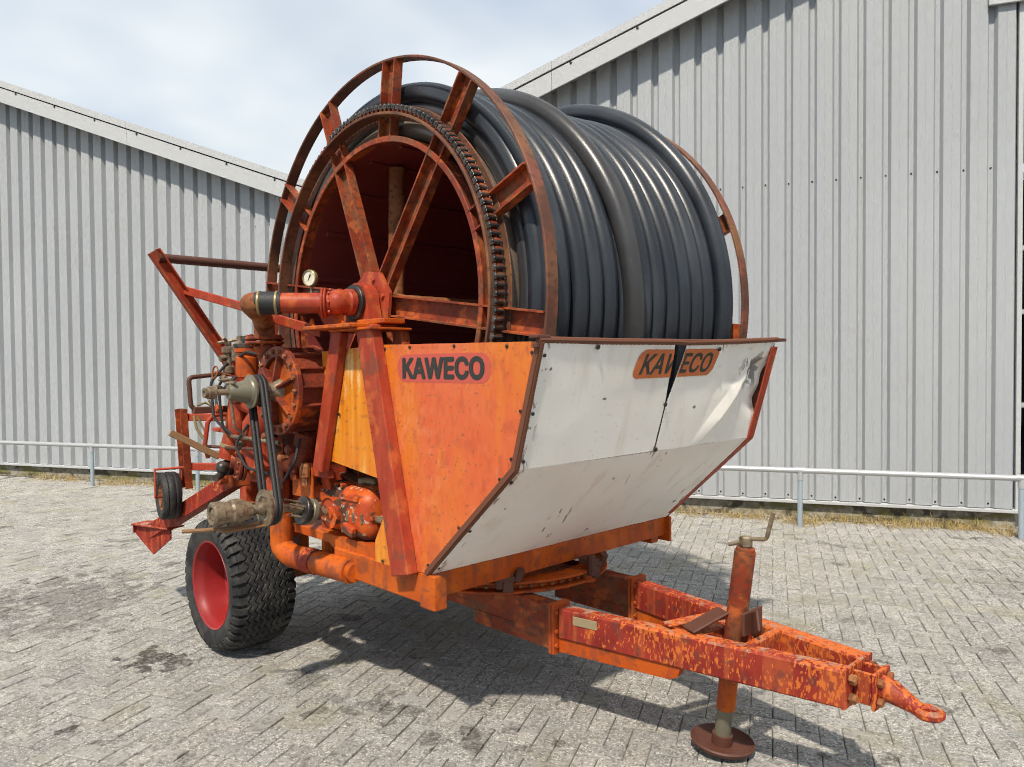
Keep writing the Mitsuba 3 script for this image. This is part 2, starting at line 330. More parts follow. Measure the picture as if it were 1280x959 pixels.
for i in range(-150, 45):
    for j in range(2, 86):
        k = (i - j) % 4
        if k == 0: cs, co, w, h = (i + 1) * U, (j + .5) * U, 2 * U, U
        elif k == 3: cs, co, w, h = (i + .5) * U, (j + 1) * U, U, 2 * U
        else: continue
        p = W(cs, co, 0); d = (p - CAM)[:2]; r = np.hypot(*d)
        ang = math.degrees(math.acos(np.clip(d @ unit(FW[:2]) / r, -1, 1)))
        if ang > 43 or r < 2.0: continue
        items.append((r, cs, co, w, h, ang))
items.sort()
rest_v, rest_f, rest_uv, at, named = [], [], [], 0, 0
for r, cs, co, w, h, ang in items:
    v, f = paver(cs + rng.normal(0, .0007), co + rng.normal(0, .0007), w, h, rng.normal(0, .0016), rng.normal(0, .009, 2))
    uv = np.tile([rng.random(), rng.random()], (len(v), 1))
    if r > 3.05 and ang < 35 and named < 300:
        add('paving__paver', (v, f), 'm_paver', uv=uv); named += 1
    else:
        rest_v.append(v); rest_f.append(f + at); rest_uv.append(uv); at += len(v)
add('paving__paver_field', (np.vstack(rest_v), np.vstack(rest_f)), 'm_paver', uv=np.vstack(rest_uv))
lab('paving', None, kind='structure'); lab('paving__paver_field', None, kind='stuff')

# ------------------------------------------------------------------ warehouse
B = 'warehouse'
lab(B, 'grey ribbed steel warehouse with two gables behind the machine', 'building')
VALLEYS = 1.374                                       # a valley of the sheet starts here, one every 0.25 m
def sheet(s0, s1, zb=.2, ztop=None):
    pts = []
    k = math.floor((s0 - VALLEYS) / .25)
    a = VALLEYS + k * .25
    while a < s1 + .3:
        pts += [(a, .066), (a + .025, .002), (a + .068, .002), (a + .093, .066), (a + .165, .066), (a + .168, .064), (a + .173, .064), (a + .176, .066)]
        a += .25
    pts = [q for q in pts if s0 - 1e-6 <= q[0] <= s1 + 1e-6]
    s = np.array([q[0] for q in pts]); o = np.array([q[1] for q in pts])
    zt = zlow(s) + .12 if ztop is None else np.full(len(s), ztop)
    v = np.vstack([WO + s[:, None] * WT + o[:, None] * WN + V3(0, 0, zb), WO + s[:, None] * WT + o[:, None] * WN + zt[:, None] * V3(0, 0, 1)])
    n = len(s); i = np.arange(n - 1)
    return trimesh.Trimesh(v, np.vstack([np.stack([i, i + 1, i + 1 + n], 1), np.stack([i, i + 1 + n, i + n], 1)]), process=False)
s = VALLEYS - 18.0
while s < 13.6:
    a, b = s, s + 1.0
    if b <= 2.45: add(B + '__wall__cladding_sheet', sheet(a, min(b, 2.4)), 'm_wall')
    elif a < 2.45: add(B + '__wall__cladding_sheet', sheet(a, 2.44), 'm_wall'); add(B + '__wall__cladding_sheet', sheet(2.44, b, 5.6), 'm_wall')
    elif a < 6.3: add(B + '__wall__cladding_sheet', sheet(a, b, 5.6), 'm_wall')
    else: add(B + '__wall__cladding_sheet', sheet(a, b), 'm_wall')
    s = b
add(B + '__plinth', cat([wbox(-17, 2.42, -.25, .012, -.1, .155, .008), wbox(6.4, 13.6, -.25, .012, -.1, .155, .008)]), 'm_plinth')
add(B + '__base_flashing', cat([wbox(-17, 2.43, -.01, .092, .158, .192, .003), wbox(6.4, 13.6, -.01, .092, .158, .192, .003)]), 'm_verge')
# rows of screws
scr = []
for zz in (.235, 3.79):
    ss = VALLEYS + .046 - 18
    while ss < 2.4:
        scr.append(hexbolt(W(ss, .002, zz + rng.normal(0, .004)), WN, .011, .007)); ss += .25
k = add(B + '__wall__screws', cat(scr), 'm_dark'); lab(k, None, kind='stuff')
def slope_box(s0, s1, o0, o1, dz0, dz1):
    P = []
    for s_ in (s0, s1):
        for o_ in (o0, o1):
            for dz in (dz0, dz1): P.append(W(s_, o_, float(zlow(s_)) + dz))
    return trimesh.convex.convex_hull(np.array(P))
SEG = [(-15.6, -5.83), (-5.79, 4.0), (4.0, 13.6)]
for a, b in SEG:
    n = max(1, round((b - a) / 3.0)); e = np.linspace(a, b, n + 1)
    for p, q in zip(e[:-1], e[1:]):
        add(B + '__roof__verge_board', slope_box(p + .003, q - .003, .305, .33, 0, .225), 'm_verge')
        add(B + '__roof__verge_cap', slope_box(p + .002, q - .002, .30, .345, .245, .345), 'm_verge')
    add(B + '__roof__soffit', slope_box(a, b, -.05, .303, .10, .125), 'm_soffit')
    add(B + '__roof__gap_strip', slope_box(a, b, .28, .305, .10, .34), 'm_dark')
    add(B + '__roof__roof_slope', slope_box(a, b, -14.0, .30, .26, .32), 'm_roof')
vb = []
for a, b in SEG[:2]:
    for ss in np.arange(a + .3, b, .8):
        vb.append(hexbolt(W(ss, .33, float(zlow(ss)) + .21), WN, .016, .012))
k = add(B + '__roof__verge_fixings', cat(vb), 'm_dark'); lab(k, None, kind='stuff')
# door opening at the right, with a hood, and the dark hall behind it
add(B + '__door_hood', cat([wbox(2.12, 6.6, .04, .12, 5.50, 5.62, .006), wbox(2.12, 6.6, .09, .12, 5.44, 5.50, .004)]), 'm_verge')
add(B + '__door_jamb', wbox(2.41, 2.455, -.30, .05, 0.19, 5.5, .003), 'm_verge'); add(B + '__door_jamb', wbox(6.3, 6.35, -.3, .05, 0, 5.5, .003), 'm_verge')
add(B + '__interior', cat([wbox(-15.5, 13.5, -14.1, -14.0, 0, 6.5), wbox(2.3, 2.4, -14, -.3, 0, 6.4), wbox(13.5, 13.6, -14, -.05, 0, 4), wbox(2.4, 13.5, -14, -.1, -.01, .0)]), 'm_inside')
add(B + '__shelf', cat([wbox(2.45, 3.6, -1.2, -1.15, z, z + .06) for z in (1.2, 2.3, 3.05, 3.9)] + [wbox(2.5, 2.56, -1.2, -1.14, 0, 4.2)]), 'm_galv')

# ------------------------------------------------------------------ railing
R = 'tube_railing'
lab(R, 'low galvanised tube railing on short posts along the warehouse wall', 'railing')
add(R + '__rail', tube([W(-16, .604, .60), W(2.36, .604, .60)], .030, 16), 'm_galv', 40)
for ss in (-15.6, -13.6, -11.6, -9.59, -7.66, -5.67, -3.69, -1.70, .278, 2.317):
    add(R + '__post', tube([W(ss, .604, -.05), W(ss, .604, .575)], .027, 14), 'm_pipegrey', 40)
    add(R + '__clamp', cat([tube([W(ss - .05, .604, .60), W(ss + .05, .604, .60)], .036, 16), tube([W(ss, .604, .50), W(ss, .604, .585)], .033, 14)]), 'm_galv', 40)

# dry grass and litter along the wall foot
bl_v, bl_f, gr_v, gr_f = [], [], [], []
def blade(V, F, p, h, lean, w):
    a = rng.random() * 6.283; d = V3(math.cos(a), math.sin(a), 0); e = V3(-d[1], d[0], 0)
    q = [p - e * w, p + e * w, p + d * lean * .4 + V3(0, 0, h * .7) + e * w * .7, p + d * lean * .4 + V3(0, 0, h * .7) - e * w * .7, p + d * lean + V3(0, 0, h)]
    k = 5 * len(V); V.append(np.array(q)); F.append(np.array([[0, 1, 2], [0, 2, 3], [3, 2, 4]]) + k)
tufts = [(.30, .35), (.34, .45), (1.0, .25), (1.25, .3), (1.45, .25), (1.9, .25), (2.15, .3), (2.3, .45), (-.2, .3), (-.45, .3), (-10.9, .25), (-10.4, .3), (-9.5, .45), (-9.2, .35), (-8.7, .3), (-8.2, .3), (-.9, .25), (-7.7, .4), (1.7, .2), (.65, .2)]
for ts, to in tufts:
    for _ in range(190):
        p = W(ts + rng.normal(0, .14), max(.03, to + rng.normal(0, .09)), 0); blade(bl_v, bl_f, p, abs(rng.normal(.035, .04)) + .008, rng.normal(.05, .05), .0026)
for _ in range(1900):
    p = W(rng.uniform(-13, 2.4), .03 + abs(rng.normal(0, .13)), 0)
    if meshkit.noise(p * 2.2) < .50: continue
    dry = rng.random() < .75
    blade(bl_v if dry else gr_v, bl_f if dry else gr_f, p, abs(rng.normal(.02, .022)) + .006, rng.normal(.04, .03), .0022)
add('dry_grass', (np.vstack(bl_v), np.vstack(bl_f)), 'm_straw'); lab('dry_grass', 'dry straw coloured grass along the foot of the wall', 'grass', kind='stuff')
add('green_weeds', (np.vstack(gr_v), np.vstack(gr_f)), 'm_green'); lab('green_weeds', 'short green weeds growing between paving and plinth', 'weeds', kind='stuff')

# ================================================================== the machine (x = towards the tow eye, y = away from the camera side, z up)
M = 'hose_reel_trailer'
lab(M, 'rusty orange hose reel trailer with white front shield and tow bar', 'hose reel trailer')
ZC, YN, YF, RR = 2.084, -.727, .922, 1.273
HW = .937
A_, C_, E_ = V3(1.434, 0, 1.839), V3(1.288, 0, 1.329), V3(.71, 0, .80)

# ---- reel
def band(y0, y1, ro, ri, n=160): return ring((0, y0, ZC), (0, 1, 0), ri, ro, y1 - y0, .003, n)
RK = M + '__reel'
add(RK + '__rim', band(YN, YN + .068, RR, RR - .014), 'm_rimrust', 40)
add(RK + '__rim', band(YF - .068, YF, RR + .012, RR - .002), 'm_rimrust', 40)
TILT = math.radians(-7.5)
def radial(a, r, y): return V3(r * math.cos(a), y, ZC + r * math.sin(a))
for i in range(12):
    a = TILT + i * math.pi / 6; long_ = i % 2 == 0
    r0 = .10 if long_ else .855
    d = V3(math.cos(a), 0, math.sin(a))
    k = add(RK + '__spoke', channel(radial(a, r0, -.685), radial(a, RR - .014, -.685), .112, .052, .009, (0, -1, 0)), 'm_spoke')
    add(RK + '__spoke', channel(radial(a, .1 if long_ else .86, YF - .03), radial(a, RR - .004, YF - .03), .10, .05, .008, (0, 1, 0)), 'm_spoke')
# gear ring with teeth
NT = 164; th = []; rr_ = []
for i in range(NT):
    t0 = 2 * math.pi * i / NT; w = 2 * math.pi / NT
    th += [t0, t0 + .30 * w, t0 + .45 * w, t0 + .85 * w]; rr_ += [.992, .992, 1.020, 1.020]
outer = [(r * math.cos(t), r * math.sin(t)) for t, r in zip(th, rr_)]
inner = [(.978 * math.cos(t), .978 * math.sin(t)) for t in np.linspace(0, 2 * math.pi, 160, endpoint=False)]
gm = trimesh.creation.extrude_polygon(Polygon(outer, [inner]), .030, engine='earcut')
v = np.array(gm.vertices); gm.vertices = np.stack([v[:, 0], -.765 + v[:, 2], ZC + v[:, 1]], 1); gm.fix_normals()
add(RK + '__gear_ring', gm, 'm_spoke')
add(RK + '__gear_flange', cat([ring((0, -.790, ZC), (0, 1, 0), .970, .984, .07, .002, 160), ring((0, -.702, ZC), (0, 1, 0), .955, 1.03, .008, .002, 160)]), 'm_rimrust', 40)
# roller chain lying on the right hand half of the gear ring
ch = []
for i in range(-44, 43):
    a = math.radians(38) + i * .0379
    if a > 1.95 or a < -1.2: continue
    for y in (-.782, -.732):
        m = cbox((-.012, -.003, -.016), (.012, .003, .016), .006)
        e = V3(-math.sin(a), 0, math.cos(a)); r_ = V3(math.cos(a), 0, math.sin(a))
        ch.append(xf(m, r_, V3(0, 1, 0), e, radial(a, 1.008 + rng.normal(0, .001), y)))
    ch.append(disc(radial(a, 1.014, -.788), (0, 1, 0), .0095, .062, .002, 10))
add(RK + '__drive_chain', cat(ch), 'm_grease', 35)
# drum: end angle ring, shell, closing cone on the far side
add(RK + '__drum_ring', cat([ring((0, -.735, ZC), (0, 1, 0), .845, .875, .012, .002, 120), ring((0, -.73, ZC), (0, 1, 0), .862, .872, .09, .002, 120)]), 'm_spoke', 40)
add(RK + '__drum', lathe([(.858, -.66), (.868, -.66), (.868, .88), (.20, .90), (.20, .88), (.858, .86), (.858, -.66)], (0, 0, ZC), (0, 1, 0), 120), 'm_drum', 40)
rb = []
for i in range(18):
    a = i * math.pi / 9 + .1
    rb.append(beam(radial(a, .852, -.6), radial(a, .852, .85), .03, .014, radial(a, 1, 0) - radial(a, 0, 0)))
add(RK + '__drum_ribs', cat(rb), 'm_drum')
add(RK + '__feed_pipe', cat([tube([(-.238, -.42, 2.12), (-.215, -.42, 2.90)], .047, 18), tube([(0, -.42, 2.084), (-.12, -.42, 2.10), (-.238, -.42, 2.13)], .05, 14)]), 'm_rust', 40)
add(RK + '__axle', tube([(0, -.74, ZC), (0, .98, ZC)], .06, 20), 'm_rust', 40)
octo = [(.182 * math.cos(t), .182 * math.sin(t)) for t in (np.arange(8) + .5) * math.pi / 4 + TILT]
hp = trimesh.creation.extrude_polygon(Polygon(octo), .018, engine='earcut'); v = np.array(hp.vertices)
hp.vertices = np.stack([v[:, 0], -.738 - v[:, 2] + .0, ZC + v[:, 1]], 1); hp.fix_normals()
add(RK + '__hub_plate', cat([hp] + [hexbolt(radial(t, .125, -.757), (0, -1, 0), .013, .012) for t in (np.arange(6) + .25) * math.pi / 3]), 'm_red')
add(RK + '__hub', disc((0, -.757, ZC), (0, -1, 0), .062, .06), 'm_rust', 40)

# ---- bearing stand on the near side
P_ = M + '__bearing_stand'
add(P_ + '__leg', channel((.318, -.945, 1.935), (.575, -.945, .785), .145, -.0 + .05, .008, (0, -1, 0)).copy() if 0 else beam((.305, -.972, 1.935), (.580, -.972, .780), .06, .135, (1, 0, .2), .005), 'm_red')
add(P_ + '__leg', beam((.035, -.965, 1.935), (-.175, -.965, 1.20), .05, .095, (1, 0, -.3), .005), 'm_red')
add(P_ + '__leg', beam((.33, -.80, 1.93), (.42, -.80, 1.2), .05, .08, (1, 0, 0)), 'm_red')
add(P_ + '__seat_plate', cat([cbox((-.17, -1.075, 1.938), (.30, -.80, 1.958), .004), cbox((.03, -1.03, 1.925), (.40, -.78, 1.937), .003), cbox((.12, -.92, 1.96), (.36, -.79, 1.985), .004)]), 'm_orange')
arch = [(-.13, 0), (.13, 0), (.13, .02)] + [(.105 * math.cos(t), .118 + .105 * math.sin(t)) for t in np.linspace(0, math.pi, 18)] + [(-.13, .02)]
am = trimesh.creation.extrude_polygon(Polygon(arch), .075, engine='earcut'); v = np.array(am.vertices)
am.vertices = np.stack([v[:, 0] + .0, -.845 + v[:, 2], 1.966 + v[:, 1]], 1); am.fix_normals()
add(P_ + '__bearing_housing', am, 'm_red', 30)
add(P_ + '__bearing_cap', cat([ring((.0, -.847, ZC), (0, -1, 0), .05, .094, .022, .003, 40)]), 'm_grease', 40)
add(P_ + '__gusset', cat([plate([(-.06, 1.958), (.03, 1.958), (.0, 2.04), (-.07, 2.04)], -.93, -.012), plate([(-.16, 1.958), (-.10, 1.958), (-.12, 2.0)], -1.03, -.012), cbox((-.09, -.92, 1.958), (.09, -.85, 1.975), .003)]), 'm_orange')
add(P_ + '__stay', beam((-.63, -1.02, 2.035), (-.10, -1.0, 1.93), .012, .055, (0, 0, 1)), 'm_red')
add(P_ + '__cross_tie', cat([beam((-.50, -.925, 1.175), (-.14, -.925, 1.175), .04, .05), beam((-.22, -.90, 1.18), (-.42, -.72, .80), .05, .08, (1, 0, 0))]), 'm_red')
# far side stand
add(P_ + '__leg', beam((.16, 1.01, 1.94), (.56, 1.01, .79), .06, .12, (1, 0, .2)), 'm_red')
add(P_ + '__leg', beam((-.10, 1.01, 1.94), (-.40, 1.01, .79), .06, .10, (1, 0, -.2)), 'm_red')
add(P_ + '__seat_plate', cbox((-.2, .96, 1.94), (.25, 1.1, 1.965)), 'm_orange')

# ---- feed line: rotary union, flange, red pipe, rubber sleeve, elbow, pump flange
F_ = M + '__feed_line'
FD = unit(V3(-.62, -.78, 0)); F0 = V3(-.045, -.985, 2.078)
fp = lambda t: F0 + FD * t
add(F_ + '__rotary_union', cat([lathe([(0, 0), (.055, 0), (.070, .01), (.070, .04), (.062, .05), (.062, .09), (0, .09)], (.0, -.865, ZC), (0, -1, 0), 32), tube([(0, -.93, ZC), (-.01, -.955, ZC - .002), tuple(fp(.01))], .058, 24), trimesh.creation.icosphere(2, .064).apply_translation((-.005, -.955, 2.082)), disc((-.02, -.93, 2.13), (0, 0, 1), .018, .022, .003, 6)]), 'm_red', 35)
add(F_ + '__flange', cat([ring(fp(.005), FD, .04, .079, .012), ring(fp(.019), FD, .04, .079, .012)] + [hexbolt(fp(-.005) + .068 * (math.cos(t) * V3(FD[1], -FD[0], 0) + math.sin(t) * V3(0, 0, 1)), -FD, .009, .012) for t in np.arange(8) * math.pi / 4]), 'm_red', 35)
add(F_ + '__pipe', tube([fp(.0), fp(.06), fp(.16), fp(.262), fp(.275)], [.053, .053, .053, .053, .046], 24), 'm_red', 40)
add(F_ + '__rubber_sleeve', tube([fp(.235), fp(.30), fp(.352), fp(.362) + V3(0, 0, -.006)], [.058, .060, .060, .054], 24), 'm_rubber', 40)
add(F_ + '__hose_clamp', ring(fp(.250), FD, .056, .063, .014), 'm_brass', 40)
add(F_ + '__hose_clamp', ring(fp(.338), FD, .057, .064, .014), 'm_brass', 40)
add(F_ + '__elbow', tube([fp(.31), fp(.395), V3(-.50, -1.13, 2.035), V3(-.60, -1.065, 1.985), V3(-.60, -1.065, 1.90)], .056, 22, .07), 'm_rust', 40)
fx_, fy_ = -.60, -1.065
add(F_ + '__pump_flange', cat([disc((fx_, fy_, 1.902), (0, 0, 1), .105, .016), disc((fx_, fy_, 1.878), (0, 0, 1), .105, .016)] + [disc((fx_ + .086 * math.cos(t), fy_ + .086 * math.sin(t), 1.866), (0, 0, 1), .011, .066, .002, 6) for t in np.arange(8) * math.pi / 4 + .2]), 'm_pump', 35)
add(F_ + '__outlet_pipe', tube([(fx_, fy_, 1.885), (fx_ + .01, fy_ + .04, 1.78), (-.50, -.98, 1.68)], .066, 20), 'm_pump', 40)

# ---- vacuum / centrifugal pump
PX, PZ, PY = -.37, 1.622, -.905
Q = M + '__pump'
add(Q + '__casing', lathe([(0, 0), (.212, 0), (.212, .18), (0, .18)], (PX, PY, PZ), (0, -1, 0), 56), 'm_pump', 35)
add(Q + '__rear_flange', ring((PX, PY + .018, PZ), (0, -1, 0), .10, .246, .020), 'm_pump', 35)
rb = []
for i in range(14):
    a = i * 2 * math.pi / 14 + .1
    rb.append(beam((PX + .222 * math.cos(a), PY, PZ + .222 * math.sin(a)), (PX + .222 * math.cos(a), PY - .18, PZ + .222 * math.sin(a)), .012, .024, (math.cos(a), 0, math.sin(a)), .002))
for q_ in rb: add(Q + '__rib', q_, 'm_pump')
PF = PY - .185
add(Q + '__front_flange', ring((PX, PF + .006, PZ), (0, -1, 0), .182, .240, .030), 'm_pump', 35)
add(Q + '__front_cover', lathe([(.195, .0), (.185, -.002), (.07, .012), (.07, -.02), (0, -.02)][::-1], (PX, PF, PZ), (0, -1, 0), 48), 'm_orange', 35)
for i in range(6):
    a = i * math.pi / 3 + .35
    add(Q + '__web', beam((PX + .05 * math.cos(a), PF - .030, PZ + .05 * math.sin(a)), (PX + .188 * math.cos(a), PF - .014, PZ + .188 * math.sin(a)), .014, .048, (0, -1, 0), .002), 'm_pump')
for t in np.arange(18) * math.pi / 9:
    add(Q + '__bolt', hexbolt((PX + .212 * math.cos(t), PF - .024, PZ + .212 * math.sin(t)), (0, -1, 0), .014, .016), 'm_rust')
add(Q + '__shaft_housing', lathe([(0, 0), (.070, 0), (.055, .03), (.038, .06), (.038, .10), (0, .10)], (PX, PF - .01, PZ), (0, -1, 0), 28), 'm_metal', 35)
def pulley(o, r, w): 
    return lathe([(0, 0), (r, 0), (r, .2 * w), (r - .014, .42 * w), (r - .014, .58 * w), (r, .8 * w), (r, w), (r - .02, w), (r - .03, .8 * w), (.035, .8 * w), (.035, w + .01), (0, w + .01)], o, (0, -1, 0), 44)
add(Q + '__pulley', pulley((PX, PF - .105, PZ), .084, .060), 'm_grease', 35)
add(Q + '__clutch_cone', lathe([(0, 0), (.088, 0), (.090, .010), (.074, .014), (.070, .022), (.064, .026), (.042, .11), (.036, .125), (0, .125)], (PX, PF - .165, PZ), (0, -1, 0), 36), 'm_cone', 35)
add(Q + '__shaft_end', lathe([(0, 0), (.016, 0), (.016, .07), (.034, .072), (.034, .105), (.026, .11), (.026, .125), (.012, .125), (.012, .10), (0, .10)], (PX, PF - .29, PZ), (0, -1, 0), 24), 'm_metal', 35)
SY = PF - .275
add(Q + '__shift_fork', cat([tube([(PX + .01, SY, PZ + .06), (PX, SY - .005, PZ - .01), (PX, SY + .015, PZ - .18), (PX - .02, SY + .08, PZ - .23)], .008, 8), tube([(PX - .05, SY, PZ + .045), (PX + .05, SY, PZ + .05)], .009, 8), tube([(PX - .12, SY - .01, PZ + .06), (PX + .02, SY, PZ + .07)], .006, 6)]), 'm_metal', 35)
# pump outlet volute going down
add(Q + '__volute', cat([tube([(-.70, -.98, 1.50), (-.80, -1.0, 1.40), (-.83, -1.0, 1.27), (-.76, -1.0, 1.14)], [.10, .105, .10, .075], 20, 0)]), 'm_red', 40)
VX = unit(V3(-.30, -1, .08)); vo = V3(-.975, -1.045, 1.184)
add(Q + '__volute_flange', ring(vo, VX, .03, .118, .020), 'm_pump', 35); add(Q + '__volute_flange', ring(vo - VX * .026, VX, .03, .118, .020), 'm_pump', 35)
add(Q + '__flange_cover', lathe([(0, 0), (.085, 0), (.078, .012), (.05, .02), (.045, .04), (0, .04)], vo + VX * .02, VX, 32), 'm_pump', 35)
vs_, vu_, _ = frame(VX)
for t in np.arange(10) * math.pi / 5: add(Q + '__flange_bolt', hexbolt(vo + VX * .02 + .10 * (math.cos(t) * vs_ + math.sin(t) * vu_), VX, .011, .014), 'm_rust')
add(Q + '__cross_pipe', tube([tuple(vo), tuple(vo - VX * .12), (-.70, -.93, 1.18), (-.45, -.93, 1.22), (-.34, -.95, 1.40)], .062, 18, .08), 'm_pump', 40)
# ---- belts and lower pulley, PTO shaft and guard, flexible coupling, gearbox
D_ = M + '__drive'
LX, LY, LZ = -.108, -1.26, 1.050
DA = unit(V3(0, -.30, .068))
gp = V3(-.105, -.985, .980)
add(D_ + '__lower_pulley', cat([pulley((LX, LY, LZ), .086, .050), lathe([(.03, .05), (.088, .05), (.092, .056), (.092, .064), (.060, .068), (.05, .060), (.03, .060)], (LX, LY, LZ), (0, -1, 0), 44)]), 'm_metal', 35)
def belt(y, y2):
    a0, a1 = V3(PX, y, PZ), V3(LX, y2, LZ); d = unit(a1 - a0); nrm = unit(np.cross(d, (0, 1, 0)))
    pts = []
    for t in np.linspace(0, math.pi, 12): pts.append(a0 + .078 * (nrm * math.cos(t) - d * math.sin(t)))
    for t in np.linspace(0, math.pi, 12): pts.append(a1 + .080 * (-nrm * math.cos(t) + d * math.sin(t)))
    return tube(pts, .0125, 8, closed=True)
add(D_ + '__belt', belt(PF - .122, LY - .012), 'm_rubber', 50); add(D_ + '__belt', belt(PF - .143, LY - .032), 'm_rubber', 50)
add(D_ + '__input_shaft', lathe([(0, 0), (.030, 0), (.034, .03), (.024, .05), (.024, .08), (.043, .085), (.048, .11), (.048, .13), (.03, .135), (0, .135)], (LX, LY - .05, LZ), (0, -1, 0), 26), 'm_metal', 35)
add(D_ + '__shaft_coupling', cat([lathe([(.035, .15), (.035, .0), (.056, 0), (.060, .02), (.060, .055), (.052, .065), (.052, .10), (.058, .105), (.058, .145), (.05, .152), (.035, .15)], (LX, LY - .175, LZ + .004), (0, -1, 0), 30), disc((LX, LY - .31, LZ + .004), (0, -1, 0), .030, .008)] + [cbox((LX - .06, LY - .275, LZ + .02), (LX - .045, LY - .24, LZ + .04), .003)]), 'm_metal', 35)
add(D_ + '__guard_strip', tube([(LX, LY - .11, LZ - .075), (LX - .05, LY - .22, LZ - .082), (LX - .08, LY - .32, LZ - .082), (LX - .16, LY - .40, LZ - .088)], .010, 8), 'm_rusttan', 40)
add(D_ + '__guard_strip', cbox((LX - .08, LY - .28, LZ - .090), (LX + .02, LY - .02, LZ - .080), .003), 'm_rusttan')
add(D_ + '__coupling_shaft', tube([(LX, LY, LZ), tuple(gp)], .022, 14), 'm_metal', 35)
for t in np.arange(4) * math.pi / 2 + .5:
    o_ = V3(.042 * math.cos(t), 0, .042 * math.sin(t)); add(D_ + '__coupling_rod', tube([V3(LX, LY + .06, LZ - .012) + o_, gp + V3(0, -.08, .015) + o_], .007, 6), 'm_metal', 35)
add(D_ + '__coupling_disc', ring(gp + DA * .12, DA, .022, .074, .022), 'm_grease', 35)
add(D_ + '__coupling_disc', ring(gp + DA * .07, DA, .022, .066, .03), 'm_cone', 35)
# gearbox behind the cut-out in the side panel
G = M + '__gearbox'
gx, gz = -.30, .955
def rbox(lo, hi, r):
    import manifold3d as m3
    lo, hi = np.array(lo, float) + r, np.array(hi, float) - r
    sp = m3.Manifold.sphere(r, 16)
    return m3.Manifold.batch_hull([sp.translate([x, y, z]) for x in (lo[0], hi[0]) for y in (lo[1], hi[1]) for z in (lo[2], hi[2])])
def tri(m):
    q = m.to_mesh(); return trimesh.Trimesh(q.vert_properties[:, :3], q.tri_verts, process=False)
add(G + '__housing', cat([tri(rbox((-.36, -.88, .85), (.06, -.60, 1.105), .05)), tri(rbox((-.12, -.935, .845), (.20, -.66, 1.12), .085)), tri(rbox((-.44, -.88, .96), (-.28, -.66, 1.14), .06)), cbox((-.34, -.90, .965), (.205, -.64, .985), .004)]), 'm_gearbox', 35)
add(G + '__input_flange', lathe([(0, 0), (.030, .0), (.032, -.012), (.078, -.010), (.082, .0), (.082, -.05), (.06, -.06), (0, -.06)][::-1], (-.105, -.965, .975), (0, -1, 0), 32), 'm_gearbox', 35)
add(G + '__input_neck', disc((-.10, -.93, .975), (0, 1, 0), .055, .10), 'm_gearbox', 35)
for x in (-.24, -.18, -.12): add(G + '__fin', beam((x, -.88, 1.105), (x, -.66, 1.105), .014, .03), 'm_gearbox')
add(G + '__cover_boss', cat([beam((-.02, -.93, 1.07), (.13, -.925, 1.07), .03, .03), beam((.02, -.95, .92), (.12, -.95, .90), .03, .05)]), 'm_gearbox')
add(G + '__breather', cat([disc((-.06, -.78, 1.115), (0, 0, 1), .028, .03, .004, 6), cbox((-.05, -.80, 1.12), (.07, -.74, 1.15), .01)]), 'm_plate', 35)
for x, y in ((-.30, -.90), (-.22, -.90), (.03, -.93), (.09, -.93), (.15, -.92)):
    add(G + '__bolt', disc((x, y + .0, .945), (0, 0, 1), .012, .055, .003, 6), 'm_metal')
add(G + '__output_shaft', tube([(.12, -.86, .970), (.265, -.865, .970)], .018, 12), 'm_metal', 35)
add(G + '__bracket', cat([plate([(-.56, .835), (.02, .850), (.26, .850), (.26, .66), (.06, .66), (-.06, .74), (-.18, .80), (-.56, .80)], -.905, -.014), cbox((-.56, -.92, .832), (.20, -.60, .846), .003), beam((-.25, -.90, .80), (-.25, -.90, .70), .03, .015)]), 'm_orange')
# delivery pipe under the gearbox
add(M + '__delivery_pipe', cat([tube([(-.62, -.97, .90), (-.62, -.97, .70), (-.50, -.96, .675), (.06, -.93, .690)], .064, 22, .13), tube([(.05, -.93, .69), (.10, -.93, .69)], .05, 18)]), 'm_orange', 40)
add(M + '__pipe_band', ring((-.36, -.953, .68), (1, .05, .02), .064, .069, .10), 'm_drawbar', 40)

# ---- chassis
K = M + '__chassis'
add(K + '__side_rail', cat([cbox((-.10, -HW, .655), (.715, -.87, .790), .006)]), 'm_orange')
add(K + '__cross_beam', channel((.705, -HW - .0, .740), (.705, HW, .740), .116, .07, .009, (-1, 0, 0)), 'm_orange')
add(K + '__beam_end', cbox((.655, -HW - .006, .640), (.765, -.868, .800), .005), 'm_orange')
add(K + '__beam_end', cbox((.60, HW - .012, .645), (.745, HW + .01, .80), .005), 'm_orange')
add(K + '__side_rail', cbox((-1.6, .80, .645), (.70, .87, .79), .006), 'm_orange')
add(K + '__inner_rail', cbox((-1.75, -.60, .675), (.62, -.52, .79), .006), 'm_orange')
add(K + '__inner_rail', cbox((-1.75, .52, .675), (.62, .60, .79), .006), 'm_orange')
add(K + '__cross_member', cat([cbox((x, -.87, .64), (x + .1, .80, .78), .006) for x in (-.35, -1.7)]), 'm_orange')
add(K + '__axle', beam((-1.163, -.95, .4175), (-1.163, .95, .4175), .10, .10), 'm_rust')
add(K + '__axle_bracket', cat([cbox((-1.25, y, .42), (-1.08, y + .06, .66)) for y in (-.6, .54)]), 'm_orange')
add(K + '__floor', cbox((-1.65, -.86, .80), (.66, .86, .812)), 'm_rust')
# rear upright behind the pump
add(K + '__rear_post', cbox((-1.72, -.72, .62), (-1.62, -.62, 1.75)), 'm_red')
add(K + '__rear_post', cbox((-1.72, .62, .62), (-1.62, .72, 1.75)), 'm_red')
add(K + '__pump_mount', cat([cbox((-.90, -.86, 1.28), (-.25, -.70, 1.36)), cbox((-.95, -.84, .70), (-.85, -.72, 1.4)), cbox((-.36, -.86, .80), (-.28, -.74, 1.36)), cbox((-.9, -.84, .95), (-.3, -.80, 1.25))]), 'm_red')

